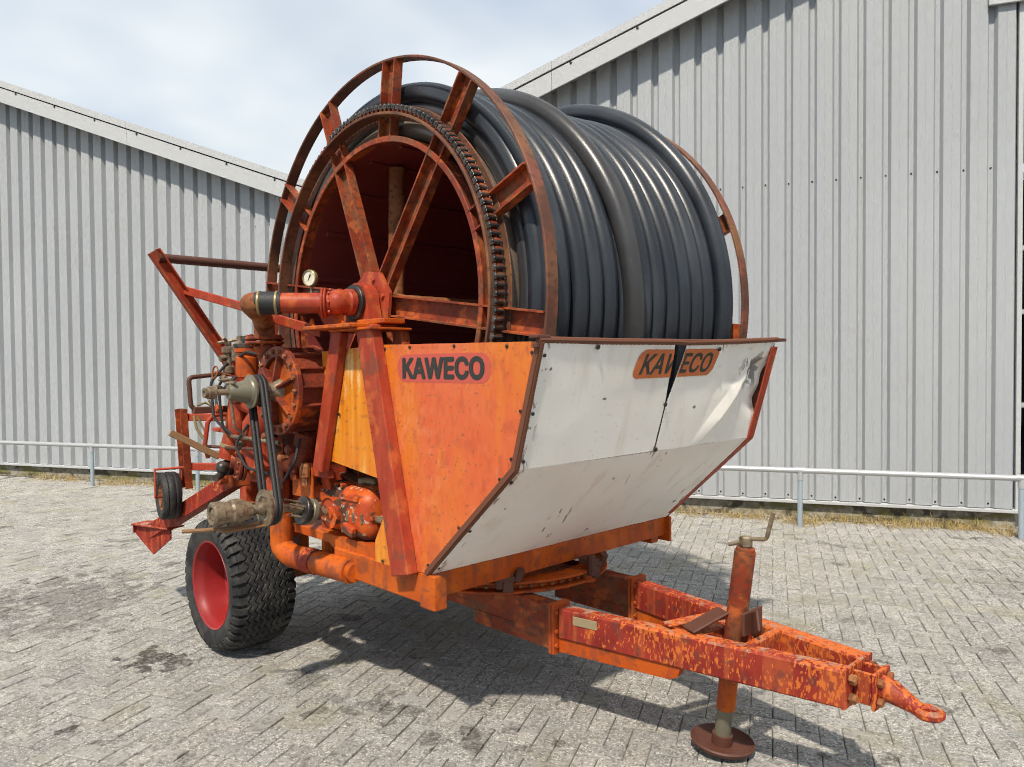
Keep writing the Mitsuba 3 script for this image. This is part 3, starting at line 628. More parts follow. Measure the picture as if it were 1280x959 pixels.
# ---- turntable
TT = M + '__turntable'
add(TT + '__ring', cat([ring((.20, 0, .632), (0, 0, 1), .50, .62, .012, .003, 72), ring((.20, 0, .585), (0, 0, 1), .50, .62, .012, .003, 72), ring((.20, 0, .60), (0, 0, 1), .535, .575, .034, .003, 72)]), 'm_orange', 35)
add(TT + '__balls', cat([trimesh.creation.icosphere(1, .014).apply_translation((.20 + .59 * math.cos(t), .59 * math.sin(t), .616)) for t in np.arange(64) * math.pi / 32]), 'm_rust', True); lab(TT + '__balls', None, kind='stuff')
for t in (-.70, .18):
    c_, s_ = math.cos(t), math.sin(t); o = V3(.20 + .635 * c_, .635 * s_, 0)
    add(TT + '__clamp', cat([beam(o + V3(0, 0, .60), o + V3(0, 0, .70), .03, .055, (-s_, c_, 0)), beam(o + V3(c_ * .02, s_ * .02, .67), o + V3(-c_ * .09, -s_ * .09, .69), .07, .03), tube([o + V3(-s_ * .05, c_ * .05, .66), o + V3(-s_ * .05 + .03 * c_, c_ * .05, .72)], .022, 10), disc(o + V3(s_ * .045, -c_ * .045, .62), (0, 0, 1), .022, .11, .004, 8)]), 'm_brown', 30)
add(TT + '__lock_lug', disc((.78, .10, .575), (0, 0, 1), .045, .06), 'm_orange', 35)

# ---- drawbar
DB = M + '__drawbar'
for sgn in (-1, 1):
    add(DB + '__rear_beam', cat([beam((-.6, sgn * .30, .50), (.93, sgn * .31, .50), .085, .150), beam((.36, sgn * .318, .395), (.93, sgn * .318, .395), .07, .075), beam((-.3, sgn * .30, .581), (.70, sgn * .30, .581), .10, .010)]), 'm_spoke')
    add(DB + '__joint_flange', cat([cbox((.930, sgn * .315 - .062, .345), (.946, sgn * .315 + .062, .590), .003), cbox((.950, sgn * .315 - .062, .345), (.966, sgn * .315 + .062, .590), .003)] + [hexbolt((.967, sgn * .315 + dy, z), (1, 0, 0), .012, .012) for dy in (-.048, .048) for z in (.39, .46, .55)]), 'm_orange')
    p0, p1 = V3(.966, sgn * .312, .497), V3(2.255, sgn * .092, .492)
    top = []
    add(DB + '__front_beam', beam(p0, p1, .085, .148, (0, 0, 1), .008), 'm_drawbar')
    q0, q1 = p0 + (p1 - p0) * 0 + V3(0, 0, -.107), p0 + (p1 - p0) * .48 + V3(0, 0, -.107)
    s_, u_, d_ = frame(q1 - q0); L = np.linalg.norm(q1 - q0)
    pl = trimesh.creation.extrude_polygon(Polygon([(0, -.035), (L - .05, -.03), (L - .012, -.01), (L, .034), (0, .034)]), .06, engine='earcut')
    vv = np.array(pl.vertices); pl.vertices = q0 + vv[:, :1] * d_ + vv[:, 1:2] * V3(0, 0, 1) + (vv[:, 2:] - .03) * s_; pl.fix_normals()
    add(DB + '__stiffener', pl, 'm_orange')
add(DB + '__name_plate', beam((1.06, -.3415, .528), (1.19, -.3193, .528), .004, .042), 'm_plate')
add(DB + '__head_plate', cat([cbox((2.245, -.135, .415), (2.262, .135, .572), .004), cbox((2.335, -.075, .420), (2.352, .075, .562), .004)] + [cbox((2.262, y, .430), (2.335, y + .014, .555), .003) for y in (-.06, .046)]), 'm_drawbar')
for y in (-.095, .095):
    for z in (.455, .53): add(DB + '__bolt', hexbolt((2.262, y, z), (1, 0, 0), .020, .030), 'm_rust'); add(DB + '__bolt', hexbolt((2.352, y * .53, z - .003), (1, 0, 0), .017, .02), 'm_rust')
eye = ring((2.515, 0, .430), (0, 0, 1), .022, .055, .034, .010, 40)
add(DB + '__tow_eye', cat([tube([(2.345, 0, .492), (2.385, 0, .488), (2.43, 0, .470), (2.485, 0, .449)], [.050, .046, .036, .026], 18), eye]), 'm_drawbar', 40)
add(DB + '__cross_plate', cat([beam((1.50, -.215, .585), (1.62, .20, .585), .06, .012), cbox((1.60, -.20, .43), (1.66, .20, .56), .004), cbox((1.84, -.15, .43), (1.88, .15, .57), .004)]), 'm_drawbar')
add(DB + '__jack_bracket', cat([beam((1.60, -.19, .58), (1.675, -.02, .645), .09, .012), beam((1.80, .0, .60), (1.875, -.08, .66), .012, .09), cbox((1.80, -.09, .575), (1.815, .07, .675), .003)]), 'm_brown')

# ---- jack
J = M + '__jack'
add(J + '__outer_tube', cat([tube([(1.690, 0, .335), (1.770, 0, .925)], .046, 24), tube([(1.7700, 0, .922), (1.7725, 0, .94)], .040, 24)]), 'm_spoke', 40)
add(J + '__inner_tube', tube([(1.652, 0, .03), (1.690, 0, .345)], .036, 22), 'm_cone', 40)
add(J + '__sleeve', tube([(1.673, 0, .195), (1.690, 0, .345)], .042, 22), 'm_orange', 40)
add(J + '__pin_holes', cat([disc((1.688 + .035, -.034, .315 + z), (.7, -.7, 0), .007, .012, .001, 10) for z in (.04, .075)] + [disc((1.688 + .010, -.046, .315 + z), (.2, -1, 0), .007, .008, .001, 10) for z in (.05,)]), 'm_dark')
ft = lathe([(0, 0), (.10, 0), (.132, .016), (.143, .034), (.137, .040), (.126, .026), (.097, .012), (0, .012)], (0, 0, 0), (0, 0, 1), 44)
Rm = trimesh.transformations.rotation_matrix(math.radians(5), (-.4, .9, 0)); ft.apply_transform(Rm); ft.apply_translation((1.660, -.01, .016))
ft.fix_normals()
add(J + '__foot', ft, 'm_brown', 30)
add(J + '__foot_socket', tube([(1.652, 0, .025), (1.658, 0, .075)], .046, 20), 'm_brown', 40)
add(J + '__crank', cat([tube([(1.771, 0, .93), (1.775, 0, .985)], .020, 12), tube([(1.70, -.02, .945), (1.775, 0, .972), (1.80, .005, .982), (1.865, .01, .99), (1.895, .012, 1.11)], .0095, 10, .02), disc((1.7735, 0, .945), (0, 0, 1), .028, .045, .004, 6)]), 'm_metal', 35)

# ---- wheels
def tyre_mesh(cx, cy, cz, r, w, sgn):
    nu, nv = 640, 110
    rr0 = .262
    def fn(u, v):
        th = u * 2 * math.pi; t = v * 2 - 1                       # t across the section
        a = np.abs(t); prof_y = np.where(a < .62, t / .62 * .80, np.sign(t) * (.80 + .20 * np.sin(np.clip((a - .62) / .38, 0, 1) * math.pi * .72) - .06 * np.clip((a - .8) / .2, 0, 1)))
        rad = np.where(a < .62, r - .018 * (a / .62) ** 3, 0)
        k = np.clip((a - .62) / .38, 0, 1); rad = np.where(a >= .62, (r - .018) - (r - .018 - rr0) * (1 - np.cos(k * math.pi / 2)) ** 1.0, rad)
        depth = np.zeros_like(rad)
        zz = .085 * (2 * np.abs((th * 44 / (2 * math.pi)) % 1 - .5) - .5)
        for c in (-.44, -.29, -.145, 0, .145, .29, .44):
            depth = np.maximum(depth, .011 * np.clip(1.5 - np.abs(t - c - zz) / .014, 0, 1))
        lug = ((th * 40 / (2 * math.pi) + .45 * (a - .5) + .5 * (t > 0)) % 1) < .36
        sh = np.clip((a - .47) / .04, 0, 1) * np.clip((.84 - a) / .05, 0, 1)
        depth = np.maximum(depth, .020 * lug * sh)
        rad = rad - np.where(a < .70, depth, depth * .6)
        y = prof_y * w / 2 * (1 - .05 * (depth > .004) * (a > .62))
        return np.stack([cx + rad * np.cos(th), cy + y, cz + rad * np.sin(th)], 1)
    return grid(fn, nu, nv)
def wheel(key, cx, cy, out):
    r, w = .4175, .40
    add(key + '__tyre', tyre_mesh(cx, cy, r, r, w, out), 'm_tyre', 35)
    f = cy + out * w / 2
    prof = [(.268, .0), (.274, .012), (.268, .020), (.258, .014), (.250, -.02), (.232, -.05), (.228, -.17), (.20, -.19), (.12, -.185), (.09, -.165), (0, -.165)]
    m = lathe([(a, b) for a, b in prof], (cx, f - out * .035, r), (0, out, 0), 64)
    add(key + '__rim', m, 'm_wheelred', 40)
    for t in np.arange(6) * math.pi / 3: add(key + '__hub_bolt', hexbolt((cx + .085 * math.cos(t), f - out * .205, r + .085 * math.sin(t)), (0, out, 0), .013, .025), 'm_wheelred')
wheel(M + '__wheel', -1.163, -.985, -1)
wheel(M + '__wheel_001', -1.163, .985, 1)

# ---- shield: orange side panels, white front sheets, edge angles
H = M + '__shield'
side = [(.33, 1.853), (1.432, 1.840), (1.286, 1.329), (.708, .805), (.50, .793), (.40, 1.3)]
add(H + '__side_panel', plate(side, -HW, -.004), 'm_side')
amber = [(-.20, 1.83), (.36, 1.852), (.60, .793), (.285, .775), (.285, .885), (.375, 1.035), (.337, 1.197), (-.16, 1.252)]
add(H + '__rear_side_panel', plate(amber, -HW + .006, -.004), 'm_amber')
add(H + '__far_side_panel', plate([(-.2, 1.83)] + [(1.432, 1.86)] + side[2:4] + [(-.2, .80)], HW - .004, .004), 'm_rimrust')
def trim(p, q, y, w, t, mat):
    return add(H + '__edge_angle', cat([beam((p[0], y, p[2]), (q[0], y, q[2]), t, w, (0, 1, 0)), ]), mat)
def E3(p, y): return V3(p[0], y, p[2])
for p, q in ((A_, C_), (C_, E_)):
    n_ = unit(np.cross(q - p, (0, 1, 0))); n_ = n_ if n_[0] > 0 else -n_
    s_ = .012
    add(H + '__edge_angle', cat([beam(E3(p, -HW - .008) - n_ * .008, E3(q, -HW - .008) - n_ * .008, .024, .006, (0, 1, 0), .001), beam(E3(p, -HW + .004) + n_ * .006, E3(q, -HW + .004) + n_ * .006, .006, .018, (0, 1, 0), .001)]), 'm_edge')
    add(H + '__edge_angle', cat([beam(E3(p, HW + .008) - n_ * .030, E3(q, HW + .008) - n_ * .030, .075, .010, (0, 1, 0), .001), beam(E3(p, HW - .018) + n_ * .004, E3(q, HW - .018) + n_ * .004, .008, .062, (0, 1, 0), .001)]), 'm_red')
add(H + '__top_bar', cat([tube([(1.428, -HW - .01, 1.846), (1.432, -.5, 1.847), (1.434, -.02, 1.852), (1.432, .06, 1.850), (1.438, .5, 1.862), (1.440, HW + .01, 1.880)], .014, 8), beam((1.419, -HW, 1.842), (1.432, HW, 1.874), .034, .014)]), 'm_edge', 40)
add(H + '__corner_lug', cat([cbox((1.395, -HW - .03, 1.852), (1.440, -HW + .05, 1.866), .003), hexbolt((1.425, -HW - .02, 1.835), (0, 0, -1), .012, .02)]), 'm_brown')
add(H + '__corner_lug', cbox((1.43, HW - .03, 1.868), (1.475, HW + .05, 1.886), .003), 'm_brown')
UPF = unit(A_ - C_); NF = unit(V3(.51, 0, -.146)); LF = np.linalg.norm(A_ - C_)
def front(y0, y1, dent):
    def fn(u, v):
        t = v; y = y0(t) + (y1(t) - y0(t)) * u
        z_top = .030 * t * (y + HW) / (2 * HW)
        P = C_ + np.stack([0 * y, y, 0 * y], 1) + (t * LF)[:, None] * UPF + z_top[:, None] * V3(0, 0, 1)
        return P + dent(y, t)[:, None] * NF
    return fn
def d_left(y, t):
    q = np.stack([y * 2.0, t * 2.0, 0 * y], 1)
    return .010 * (meshkit.fbm(q + 4, 3, 1) - .5) + .006 * np.exp(-((y - .0) / .06) ** 2) * t
DENT = rng.random((9, 2)) * (.62, .95) + (.28, .05)
def d_right(y, t):
    q = np.stack([y * 2.2, t * 1.8, 0 * y], 1)
    amp = np.clip((y - .18) / .6, 0, 1) ** 1.2 * np.clip(t * 3, 0, 1)
    w = .05 * (meshkit.noise(np.stack([y * 5, t * 4, 0 * y], 1), 12) - .5)
    d2 = np.sort(np.stack([np.hypot(y - a + w, (t - b) * .7 + w) for a, b in DENT]), 0)      # buckled plates meet along creases
    facet = (d2[1] - d2[0])
    hit = .052 * np.exp(-((y - .82) / .10) ** 2 - ((t - .72) / .15) ** 2) + .034 * np.exp(-((y - .90) / .08) ** 2 - ((t - .42) / .13) ** 2)
    fold = .020 * np.clip(1 - np.abs((y - .56) - .5 * (t - .35)) / .09, 0, 1) * np.clip(t * 4, 0, 1)
    return .010 * (meshkit.fbm(q + 9, 2, 2) - .5) + amp * (.16 * np.minimum(facet, .16) - .012) + fold - hit * np.clip(t * 6, 0, 1) + .008 * np.exp(-((y - .02) / .05) ** 2) * t
tear_l = lambda t: np.where(t > .45, -.034 * (t - .45) / .55 - .001, -.001) - .004
tear_r = lambda t: np.where(t > .45, .066 * (t - .45) / .55 + .002, .002) + .000
edge_r = lambda t: .925 - .028 * np.exp(-((t - .62) / .16) ** 2) - .016 * np.exp(-((t - .38) / .08) ** 2)
fl = front(lambda t: -HW + .004 + 0 * t, tear_l, d_left); fr = front(tear_r, edge_r, d_right)
add(H + '__front_sheet', grid(fl, 40, 26), 'm_white', 30)
k = add(H + '__front_sheet', grid(fr, 110, 70), 'm_white', 22); lab(k, 'right hand white sheet torn off its edge and dented')
LV = V3(E_[0] + .012, 0, E_[2] + .0)
def flow(u, v):
    y = -HW + .004 + u * (2 * HW - .02); P = LV + np.stack([0 * y, y, 0 * y], 1) + v[:, None] * (C_ - LV)
    n = unit(V3(C_[2] - LV[2], 0, -(C_[0] - LV[0])))
    return P + (.010 * (meshkit.fbm(np.stack([y * 2.2, v * 2, 0 * y], 1), 3, 4) - .5) + .020 * np.sin(math.pi * v) * np.sin(math.pi * u))[:, None] * n
add(H + '__lower_front_sheet', grid(flow, 60, 24), 'm_white', 30)
# rivets and bolts along the edges
bl = []
for f in (.10, .55, .93):
    for p, q in ((A_, C_), (C_, E_)):
        bl.append(hexbolt(E3(p + (q - p) * f, -HW - .005) - V3(.028, 0, -.01), (0, -1, 0), .007, .006))
        n_ = unit(V3((p - q)[2], 0, -(p - q)[0])); bl.append(hexbolt(E3(p + (q - p) * f, -HW + .028) + n_ * .004, n_, .008, .006))
for x, z in ((.40, 1.832), (.60, 1.836), (.92, 1.834), (1.25, 1.825), (.47, 1.42), (.545, 1.05), (.62, .86), (.30, 1.55), (.45, 1.1), (-.02, 1.5), (.36, .80), (-.12, 1.30)):
    bl.append(hexbolt((x, -HW - .004, z), (0, -1, 0), .008, .006))
for y, t in ((-.01, .45), (.0, .02), (-.6, .97), (.35, .97)):
    bl.append(hexbolt(C_ + V3(0, y, 0) + UPF * t * LF + NF * .004, NF, .011, .008))
for q_ in bl: add(H + '__bolt', q_, 'm_dark')
# torn shreds of the sheet, small scars
# ---- lettering
def pill(w, h, r, sh=0.0):
    P = Polygon([(-w / 2, -h / 2), (w / 2, -h / 2), (w / 2, h / 2), (-w / 2, h / 2)]).buffer(-r).buffer(r, 10)
    return affinity.affine_transform(P, [1, sh, 0, 1, 0, 0])
def place(m, X_, Y_, Z_, o):
    v = np.array(m.vertices); r = m.copy(); r.vertices = V3(*o) + v[:, :1] * X_ + v[:, 1:2] * Y_ + v[:, 2:] * Z_; return r
def word(w, h, depth, sh=0.0):
    m = meshkit.text_mesh('KAWECO', .1, depth, bold=True); v = np.array(m.vertices); lo, hi = v.min(0), v.max(0)
    v[:, 0] = (v[:, 0] - (lo[0] + hi[0]) / 2) * w / (hi[0] - lo[0]); v[:, 1] = (v[:, 1] - (lo[1] + hi[1]) / 2) * h / (hi[1] - lo[1])
    v[:, 0] += sh * v[:, 1]; m.vertices = v; return m
def heavy(m, e):
    return cat([place(m, V3(1, 0, 0), V3(0, 1, 0), V3(0, 0, 1), (dx * e, dy * e, .0002 * i)) for i, (dx, dy) in enumerate(((0, 0), (1, 0), (-1, 0), (0, .7), (0, -.7)))])
XS, YS, ZS = V3(1, 0, 0), V3(0, 0, 1), V3(0, -1, 0)
oS = V3(.828, -HW - .004, 1.739)
add(H + '__side_sign', place(trimesh.creation.extrude_polygon(pill(.645, .128, .055), .0012, engine='earcut'), XS, YS, ZS, oS), 'm_decal_red')
add(H + '__side_lettering', place(heavy(word(.565, .094, .0012), .0042), XS, YS, ZS, oS + ZS * .0012), 'm_letter')
# front sign: printed on both sheets, split by the tear
pf = affinity.translate(pill(.668, .132, .045, .34), .030, 0)
def cut(poly, lo, hi):
    return poly.intersection(Polygon([(lo[0], -.2), (hi[0], -.2), (hi[1], .2), (lo[1], .2)]))
zs = 1.742; tS = (zs - C_[2]) / (A_[2] - C_[2])
def on_sheet(mesh, fn_dent):
    v = np.array(mesh.vertices); y = v[:, 0]; t = tS + v[:, 1] / LF
    P = C_ + np.stack([0 * y, y, 0 * y], 1) + (t * LF)[:, None] * UPF + (.030 * t * (y + HW) / (2 * HW))[:, None] * V3(0, 0, 1) + (fn_dent(y, t) + .0035 + v[:, 2])[:, None] * NF
    r = mesh.copy(); r.vertices = P; return r
def tearx(fn, off): return (float(fn(np.array(tS - .2 / LF))) + off, float(fn(np.array(tS + .2 / LF))) + off)
def sub(m): 
    v, f = trimesh.remesh.subdivide_to_size(m.vertices, m.faces, .03); return trimesh.Trimesh(v, f, process=False)
for side_, fn_, a, b in (('l', d_left, (-1, -1), tearx(tear_l, -.002)), ('r', d_right, tearx(tear_r, .002), (1, 1))):
    p = cut(pf, a, b)
    add(H + '__front_sign', on_sheet(sub(trimesh.creation.extrude_polygon(p, .0012, engine='earcut')), fn_), 'm_decal_orange')
    w_ = word(.575, .096, .0014, .34); v = np.array(w_.vertices) + V3(.030, 0, 0)
    import manifold3d as m3
    w2 = w_.copy(); w2.vertices = v + V3(0, 0, .0012)
    keep = []
    for c in w2.split(only_watertight=False):
        cx = c.vertices[:, 0]; tx = (a[0] + a[1]) / 2 if side_ == 'r' else (b[0] + b[1]) / 2
        cm = cut(Polygon([(-.5, -.5), (.5, -.5), (.5, .5), (-.5, .5)]), a, b)
        try:
            man = m3.Manifold(m3.Mesh(np.asarray(c.vertices, np.float32), np.asarray(c.faces, np.uint32)))
            ct = m3.CrossSection([np.array(orient(cm).exterior.coords)[:-1]]); blk = m3.Manifold.extrude(ct, .05).translate([0, 0, -.01])
            r = man ^ blk
            if r.num_tri() > 0: keep.append(tri(r))
        except Exception: keep.append(c) if (cx.mean() > tx) == (side_ == 'r') else None
    if keep: add(H + '__front_lettering', on_sheet(cat(keep), fn_), 'm_letter')

# ---- hose guide arm at the rear, stays
GA = M + '__hose_guide_arm'
add(GA + '__arm', channel((-1.70, -1.285, 2.50), (-1.70, -.66, 1.58), .075, .055, .008, (1, 0, 0)), 'm_red')
add(GA + '__cross_tube', tube([(-1.69, -1.25, 2.462), (-1.69, 1.2, 2.462)], .030, 16), 'm_brown', 40)
add(GA + '__brace', beam((-1.69, -1.085, 2.262), (-1.08, -.80, 2.085), .02, .055, (0, 0, 1)), 'm_red')
add(GA + '__stay_post', cat([beam((-1.02, -.80, 1.6), (-1.02, -.80, 2.20), .045, .045), beam((-1.04, -.8, 2.19), (-.95, -.7, 2.2), .03, .03)]), 'm_red')
add(GA + '__arm', channel((-1.70, 1.285, 2.50), (-1.70, .66, 1.58), .075, .055, .008, (1, 0, 0)), 'm_red')
add(GA + '__cross_bar', beam((-.95, -.70, 2.165), (-.45, -.78, 2.165), .03, .05), 'm_brown')

# ---- gauge
GU = M + '__pressure_gauge'
gd = unit(CAM - V3(-.446, -.86, 2.25)); gd = unit(V3(.35, -1, -.05))
add(GU + '__case', lathe([(0, 0), (.046, 0), (.048, .004), (.048, .024), (.043, .028), (.040, .024)], (-.446, -.85, 2.25), gd, 32), 'm_brass', 35)
add(GU + '__dial', disc(V3(-.446, -.85, 2.25) + gd * .019, gd, .041, .003, .001), 'm_dial', 35)
add(GU + '__needle', beam(V3(-.446, -.85, 2.25) + gd * .0235 + V3(-.012, 0, -.018), V3(-.446, -.85, 2.25) + gd * .0235 + V3(.015, 0, .024), .007, .0015), 'm_dark')
add(GU + '__stem', tube([(-.446, -.85, 2.21), (-.446, -.86, 2.12)], .009, 10), 'm_metal', 40)

# ---- valves, levers and pipes beside the pump
VG = M + '__valve_group'
add(VG + '__valve', cat([lathe([(0, 0), (.035, 0), (.035, .03), (.022, .04), (.022, .11), (.040, .12), (.040, .15), (.018, .16), (.018, .19), (0, .19)], (-1.1, -1.055, 1.72), (0, 0, 1), 20), tube([(-1.1, -1.11, 1.80), (-1.1, -1.0, 1.83)], .02, 10), tube([(-1.14, -1.10, 1.90), (-1.06, -1.01, 1.92)], .010, 8), tube([(-1.07, -1.10, 1.93), (-1.13, -1.03, 1.88)], .010, 8)]), 'm_metal', 35)
add(VG + '__air_can', lathe([(0, 0), (.045, 0), (.066, .012), (.066, .125), (.058, .135), (.058, .155), (.072, .160), (.072, .185), (0, .19)], (-.92, -1.02, 1.68), (0, 0, 1), 28), 'm_orange', 35)
add(VG + '__can_cap', lathe([(0, 0), (.075, 0), (.078, .01), (.078, .022), (.03, .03), (.026, .07), (0, .075)], (-.92, -1.02, 1.865), (0, 0, 1), 28), 'm_grease', 35)
add(VG + '__lever_frame', cat([tube([(-1.2, -.98, 1.715), (-1.2, -1.26, 1.690), (-1.2, -1.25, 1.52), (-1.2, -1.22, 1.49)], .014, 10, .03), cbox((-1.22, -1.24, 1.47), (-1.17, -.98, 1.51), .004)]), 'm_brown', 35)
add(VG + '__lever_frame', tube([(-1.15, -1.03, 1.46), (-1.15, -1.13, 1.46), (-1.15, -1.17, 1.42), (-1.15, -1.19, 1.28), (-1.15, -1.17, 1.2)], .014, 10, .05), 'm_red', 35)
add(VG + '__linkage', cat([tube([(-1.18, -1.22, 1.52), (-1.18, -1.17, 1.535), (-1.18, -1.13, 1.51), (-1.18, -1.15, 1.55)], .007, 8), tube([(-1.18, -1.24, 1.46), (-1.17, -1.23, 1.38), (-1.15, -1.19, 1.31)], .009, 8, .03), tube([(-1.18, -1.22, 1.46), (-1.17, -1.20, 1.40), (-1.15, -1.17, 1.33)], .006, 8, .03)]), 'm_brass', 35)
add(VG + '__hand_lever', beam((-1.2, -1.375, 1.365), (-1.1, -1.12, 1.205), .012, .040, (0, 0, 1)), 'm_rusttan')
add(VG + '__manifold', cat([tube([(-1.0, -1.04, 1.60), (-1.0, -1.06, 1.40), (-1.04, -1.10, 1.20)], [.055, .06, .055], 18), tube([(-1.0, -1.04, 1.56), (-.72, -1.02, 1.50)], .06, 16), cbox((-1.10, -1.03, 1.33), (-.86, -.93, 1.47), .01)]), 'm_red', 35)
add(VG + '__manifold_band', ring((-1.028, -1.085, 1.262), (.15, .2, 1), .055, .062, .025), 'm_brass', 40)
add(VG + '__drain_valve', cat([lathe([(0, 0), (.03, 0), (.036, .02), (.036, .08), (.02, .09), (0, .09)], (-1.04, -1.10, 1.10), (0, 0, 1), 18), tube([(-1.04, -1.10, 1.13), (-1.0, -1.19, 1.09)], .022, 12), trimesh.creation.icosphere(2, .04).apply_translation((-1.02, -1.14, 1.15))]), 'm_grease', 35)
add(VG + '__bench', cat([cbox((-1.45, -1.02, 1.335), (-.9, -.88, 1.36)), cbox((-1.45, -1.02, 1.42), (-.9, -.90, 1.445)), cbox((-1.0, -.98, 1.05), (-.80, -.86, 1.10), .01), cbox((-.86, -1.0, .86), (-.70, -.86, 1.12), .02)]), 'm_red')
# small tackle round the pump mount
def hosepipe(pts, r=.0085): return tube(pts, r, 8, .07)
for pts in ([(-1.08, -1.07, 1.78), (-1.12, -1.16, 1.66), (-1.06, -1.17, 1.45), (-.98, -1.12, 1.36)], [(-.92, -1.08, 1.70), (-.98, -1.17, 1.60), (-.96, -1.16, 1.40), (-.88, -1.08, 1.30)], [(-.75, -1.10, 1.42), (-.80, -1.16, 1.30), (-.70, -1.14, 1.18), (-.55, -1.05, 1.14)],
            [(-.30, -1.02, 1.36), (-.28, -1.06, 1.24), (-.36, -1.08, 1.14), (-.50, -1.02, 1.10)], [(-1.30, -.98, 1.72), (-1.38, -1.02, 1.60), (-1.30, -1.05, 1.48)], [(-.62, -1.0, 1.80), (-.80, -1.08, 1.84), (-.95, -1.07, 1.80)]):
    add(VG + '__hydraulic_hose', hosepipe(pts), 'm_rubber', 40)
for (x, y, z), ax, r, h, m_ in (((-.36, -1.02, 1.30), (0, -1, 0), .030, .05, 'm_pump'), ((-.42, -1.03, 1.25), (0, -1, 0), .022, .06, 'm_rust'), ((-.52, -1.02, 1.29), (0, -1, 0), .026, .05, 'm_metal'), ((-.60, -1.04, 1.36), (0, -1, 0), .020, .05, 'm_rust'), ((-.46, -.97, 1.12), (0, 0, 1), .034, .10, 'm_pump'),
                           ((-.32, -.98, 1.10), (0, 0, 1), .028, .12, 'm_rust'), ((-1.10, -1.10, 1.62), (0, -1, 0), .026, .05, 'm_metal'), ((-1.0, -1.10, 1.66), (0, -.8, .6), .022, .06, 'm_metal'), ((-.88, -1.08, 1.56), (0, -1, 0), .030, .05, 'm_pump'), ((-1.18, -1.04, 1.60), (0, -1, .3), .020, .07, 'm_rust'), ((-1.06, -1.12, 1.50), (0, -1, 0), .028, .04, 'm_pump'), ((-.82, -1.10, 1.30), (0, -1, 0), .024, .04, 'm_metal')):
    add(VG + '__fitting', lathe([(0, 0), (r * .7, 0), (r * .7, h * .35), (r, h * .4), (r, h * .8), (r * .6, h), (0, h)], (x, y, z), ax, 8), m_, 20)
add(VG + '__hand_wheel', cat([ring((-1.02, -1.17, 1.72), (0, -1, .2), .032, .040, .010, .003, 24), tube([(-1.055, -1.17, 1.72), (-.985, -1.17, 1.72)], .005, 6), tube([(-1.02, -1.08, 1.70), (-1.02, -1.175, 1.72)], .008, 8)]), 'm_rust', 35)
add(VG + '__push_rod', tube([(-1.30, -1.15, 1.26), (-.62, -1.10, 1.285)], .010, 8), 'm_brown', 40)
add(VG + '__push_rod', tube([(-.90, -1.13, 1.345), (-.45, -1.06, 1.33)], .012, 8), 'm_metal', 40)
add(VG + '__mount_plate', cbox((-.52, -.95, 1.02), (-.30, -.935, 1.22), .004), 'm_orange'); add(VG + '__mount_plate', cbox((-.80, -.98, 1.05), (-.58, -.965, 1.34), .004), 'm_pump')
add(VG + '__air_can', lathe([(0, 0), (.035, 0), (.048, .01), (.048, .10), (.03, .12), (.018, .13), (.018, .16), (0, .16)], (-1.02, -1.02, 1.78), (0, 0, 1), 22), 'm_metal', 35)

# ---- stabilizer leg with spade foot
SLg = M + '__stabilizer'
s0, s1 = V3(-1.37, -.90, 1.02), V3(-2.36, -1.085, .555)
add(SLg + '__arm', beam(s0, s1, .10, .105, (0, 0, 1), .006), 'm_drawbar')
add(SLg + '__arm_cap', cat([cbox((-1.45, -.97, .98), (-1.28, -.84, 1.09), .008), disc((-1.37, -.97, 1.03), (0, -1, 0), .035, .05)]), 'm_red')
d_ = unit(s1 - s0); sd = unit(np.cross(d_, (0, 0, 1)))
f0 = s1 - d_ * .06
vp = Polygon([(-.19, .0), (.19, .0), (.19, -.07), (.0, -.20), (-.19, -.07)])
fm = trimesh.creation.extrude_polygon(vp, .012, engine='earcut'); v = np.array(fm.vertices)
fy = V3(.30, -.95, 0); fx = V3(-.95, -.30, 0)
fm.vertices = f0 + v[:, :1] * fx + v[:, 1:2] * V3(0, 0, 1) * 1.0 + v[:, 2:] * fy + V3(0, 0, .02) + fy * .03; fm.fix_normals()
add(SLg + '__spade', cat([fm, beam(f0 - fx * .195 + V3(0, 0, .025), f0 + fx * .205 + V3(0, 0, .025), .15, .012), beam(f0 + fx * .20 + fy * .06 + V3(0, 0, -.01), f0 + fx * .20 - fy * .06 + V3(0, 0, -.01), .01, .06)]), 'm_drawbar')

# ---- small guide wheel hung at the rear
GW = M + '__guide_wheel'
gc, ga = V3(-2.0, -1.105, .862), unit((-.15, -1, 0))
add(GW + '__tyre', lathe([(.095, -.05), (.125, -.062), (.152, -.058), (.162, -.045), (.164, -.030), (.158, -.022), (.164, -.014), (.165, 0), (.164, .014), (.158, .022), (.164, .030), (.162, .045), (.152, .058), (.125, .062), (.095, .05), (.095, -.05)], gc, ga, 48), 'm_tyre', 35)
add(GW + '__rim', lathe([(0, -.02), (.05, -.02), (.085, -.035), (.097, -.05), (.097, .05), (.085, .035), (.05, .015), (.03, .04), (0, .04)], gc, ga, 32), 'm_rust', 35)
gs = unit(np.cross(ga, (0, 0, 1)))
fk = lambda t, r, o: gc + gs * r * math.cos(t) + V3(0, 0, r * math.sin(t)) + ga * o
add(GW + '__fork', cat([beam(gc + ga * .085, gc + ga * .085 + V3(-.0, 0, .185), .04, .008, ga), beam(gc - ga * .085, gc - ga * .085 + V3(0, 0, .185), .04, .008, ga), beam(gc + ga * .09 + V3(0, 0, .188), gc - ga * .22 + V3(0, 0, .188), .05, .012), tube([gc + ga * .09, gc - ga * .09], .014, 10)]), 'm_red', 30)
add(GW + '__post', channel((-2.0, -.955, .90), (-2.0, -.985, 1.46), .10, .05, .008, (0, -1, 0)), 'm_spoke')
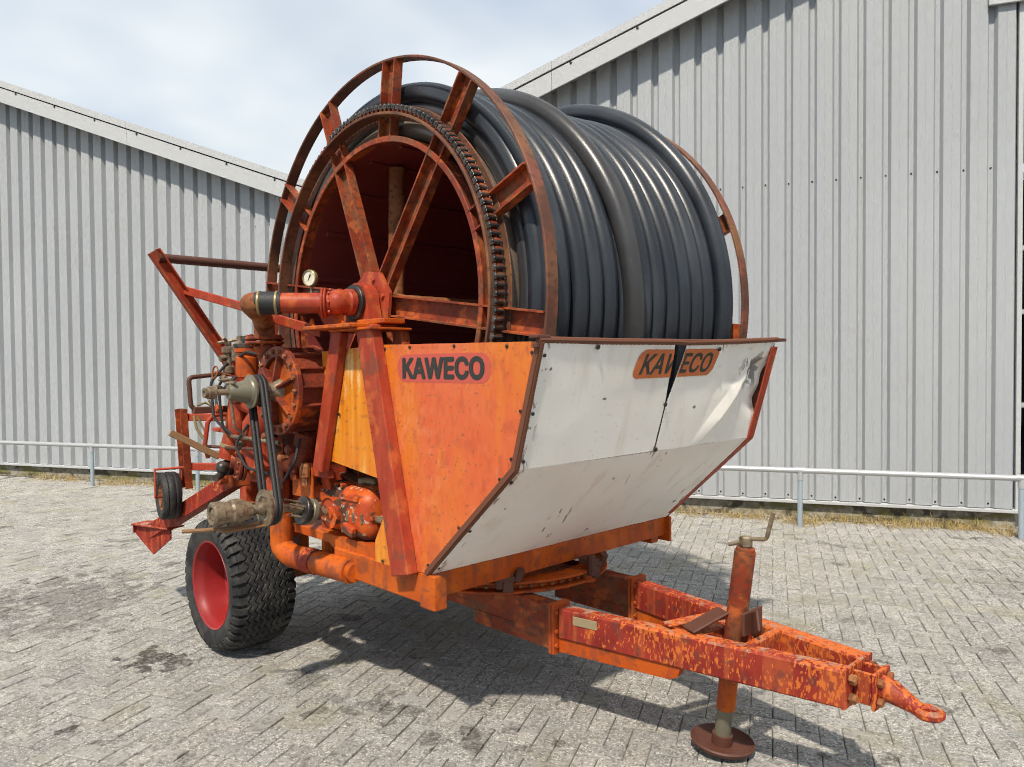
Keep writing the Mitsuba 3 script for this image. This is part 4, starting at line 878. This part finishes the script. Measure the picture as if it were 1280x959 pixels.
add(GW + '__post_arm', cat([beam((-2.0, -.97, 1.40), (-1.65, -.70, 1.40), .05, .05), beam((-2.0, -.96, 1.05), (-1.65, -.68, 1.05), .05, .05)]), 'm_red')

# ================================================================== the hose on the drum: one thing, every visible turn a part
HS = 'hose'
lab(HS, 'thick black water hose wound in layers on the reel drum', 'hose')
HR = .0555
def turn(y0, rc, drift=0.0, lift=0.0, dust=.5, brown=0.0, wob=.004, r=HR, ph=0, y_fn=None):
    n = 168; t = np.linspace(0, 2 * math.pi, n, endpoint=False) + ph
    w = wob * (meshkit.noise(np.stack([np.cos(t) * 1.7 + y0 * 9, np.sin(t) * 1.7, 0 * t + rc * 5], 1)) - .5) * 2
    yy = y0 + w + drift * np.cos(t) if y_fn is None else y_fn(t) + w
    R = rc + w * .7 + lift * np.clip(np.sin(t), 0, 1) ** 2
    m = tube(np.stack([R * np.cos(t), yy, ZC + R * np.sin(t)], 1), r, 18, closed=True)
    return add(HS + '__turn', m, 'm_hose', True, uv=np.tile([brown * (.7 if brown < .5 else 1), dust], (len(m.vertices), 1)))
R1, R2, R3 = .928, 1.030, 1.112
for i, (b, dd) in enumerate(((.95, 1), (.35, .9), (.1, .6), (0, .4))):
    turn(-.60 + .113 * i, R1, dust=dd, brown=b)
for i in range(4): turn(-.575 + .113 * i, R2, dust=.9 - .15 * i, brown=(.22, .05, 0, 0)[i])
for i in range(14): turn(-.655 + .1135 * i, R1 - .01, dust=.3) if i > 3 else None
left = (-.605, -.490, -.375, -.262, -.150, -.040)
for i, y in enumerate(left): turn(y, R3 + .003 * i, dust=rng.uniform(.3, 1), wob=.006, drift=rng.normal(0, .003))
right = (.095, .210, .325, .440, .560, .675, .790)
for i, y in enumerate(right): turn(y, 1.145 + .002 * i, dust=rng.uniform(.3, 1), wob=.006, lift=.006 * i, drift=rng.normal(0, .003))
k = turn(0, 1.200, brown=.20, dust=.8, y_fn=lambda t: -.035 - .085 * np.clip(np.sin(t), -.3, 1), lift=.0)
lab(k, 'brownish turn of hose lying proud across the middle of the coil')
k = turn(.77, 1.205, lift=.090, dust=.9, y_fn=lambda t: .78 - .10 * np.clip(np.sin(t), 0, 1) ** 2)
lab(k, 'outermost turn standing loose above the far edge of the coil')
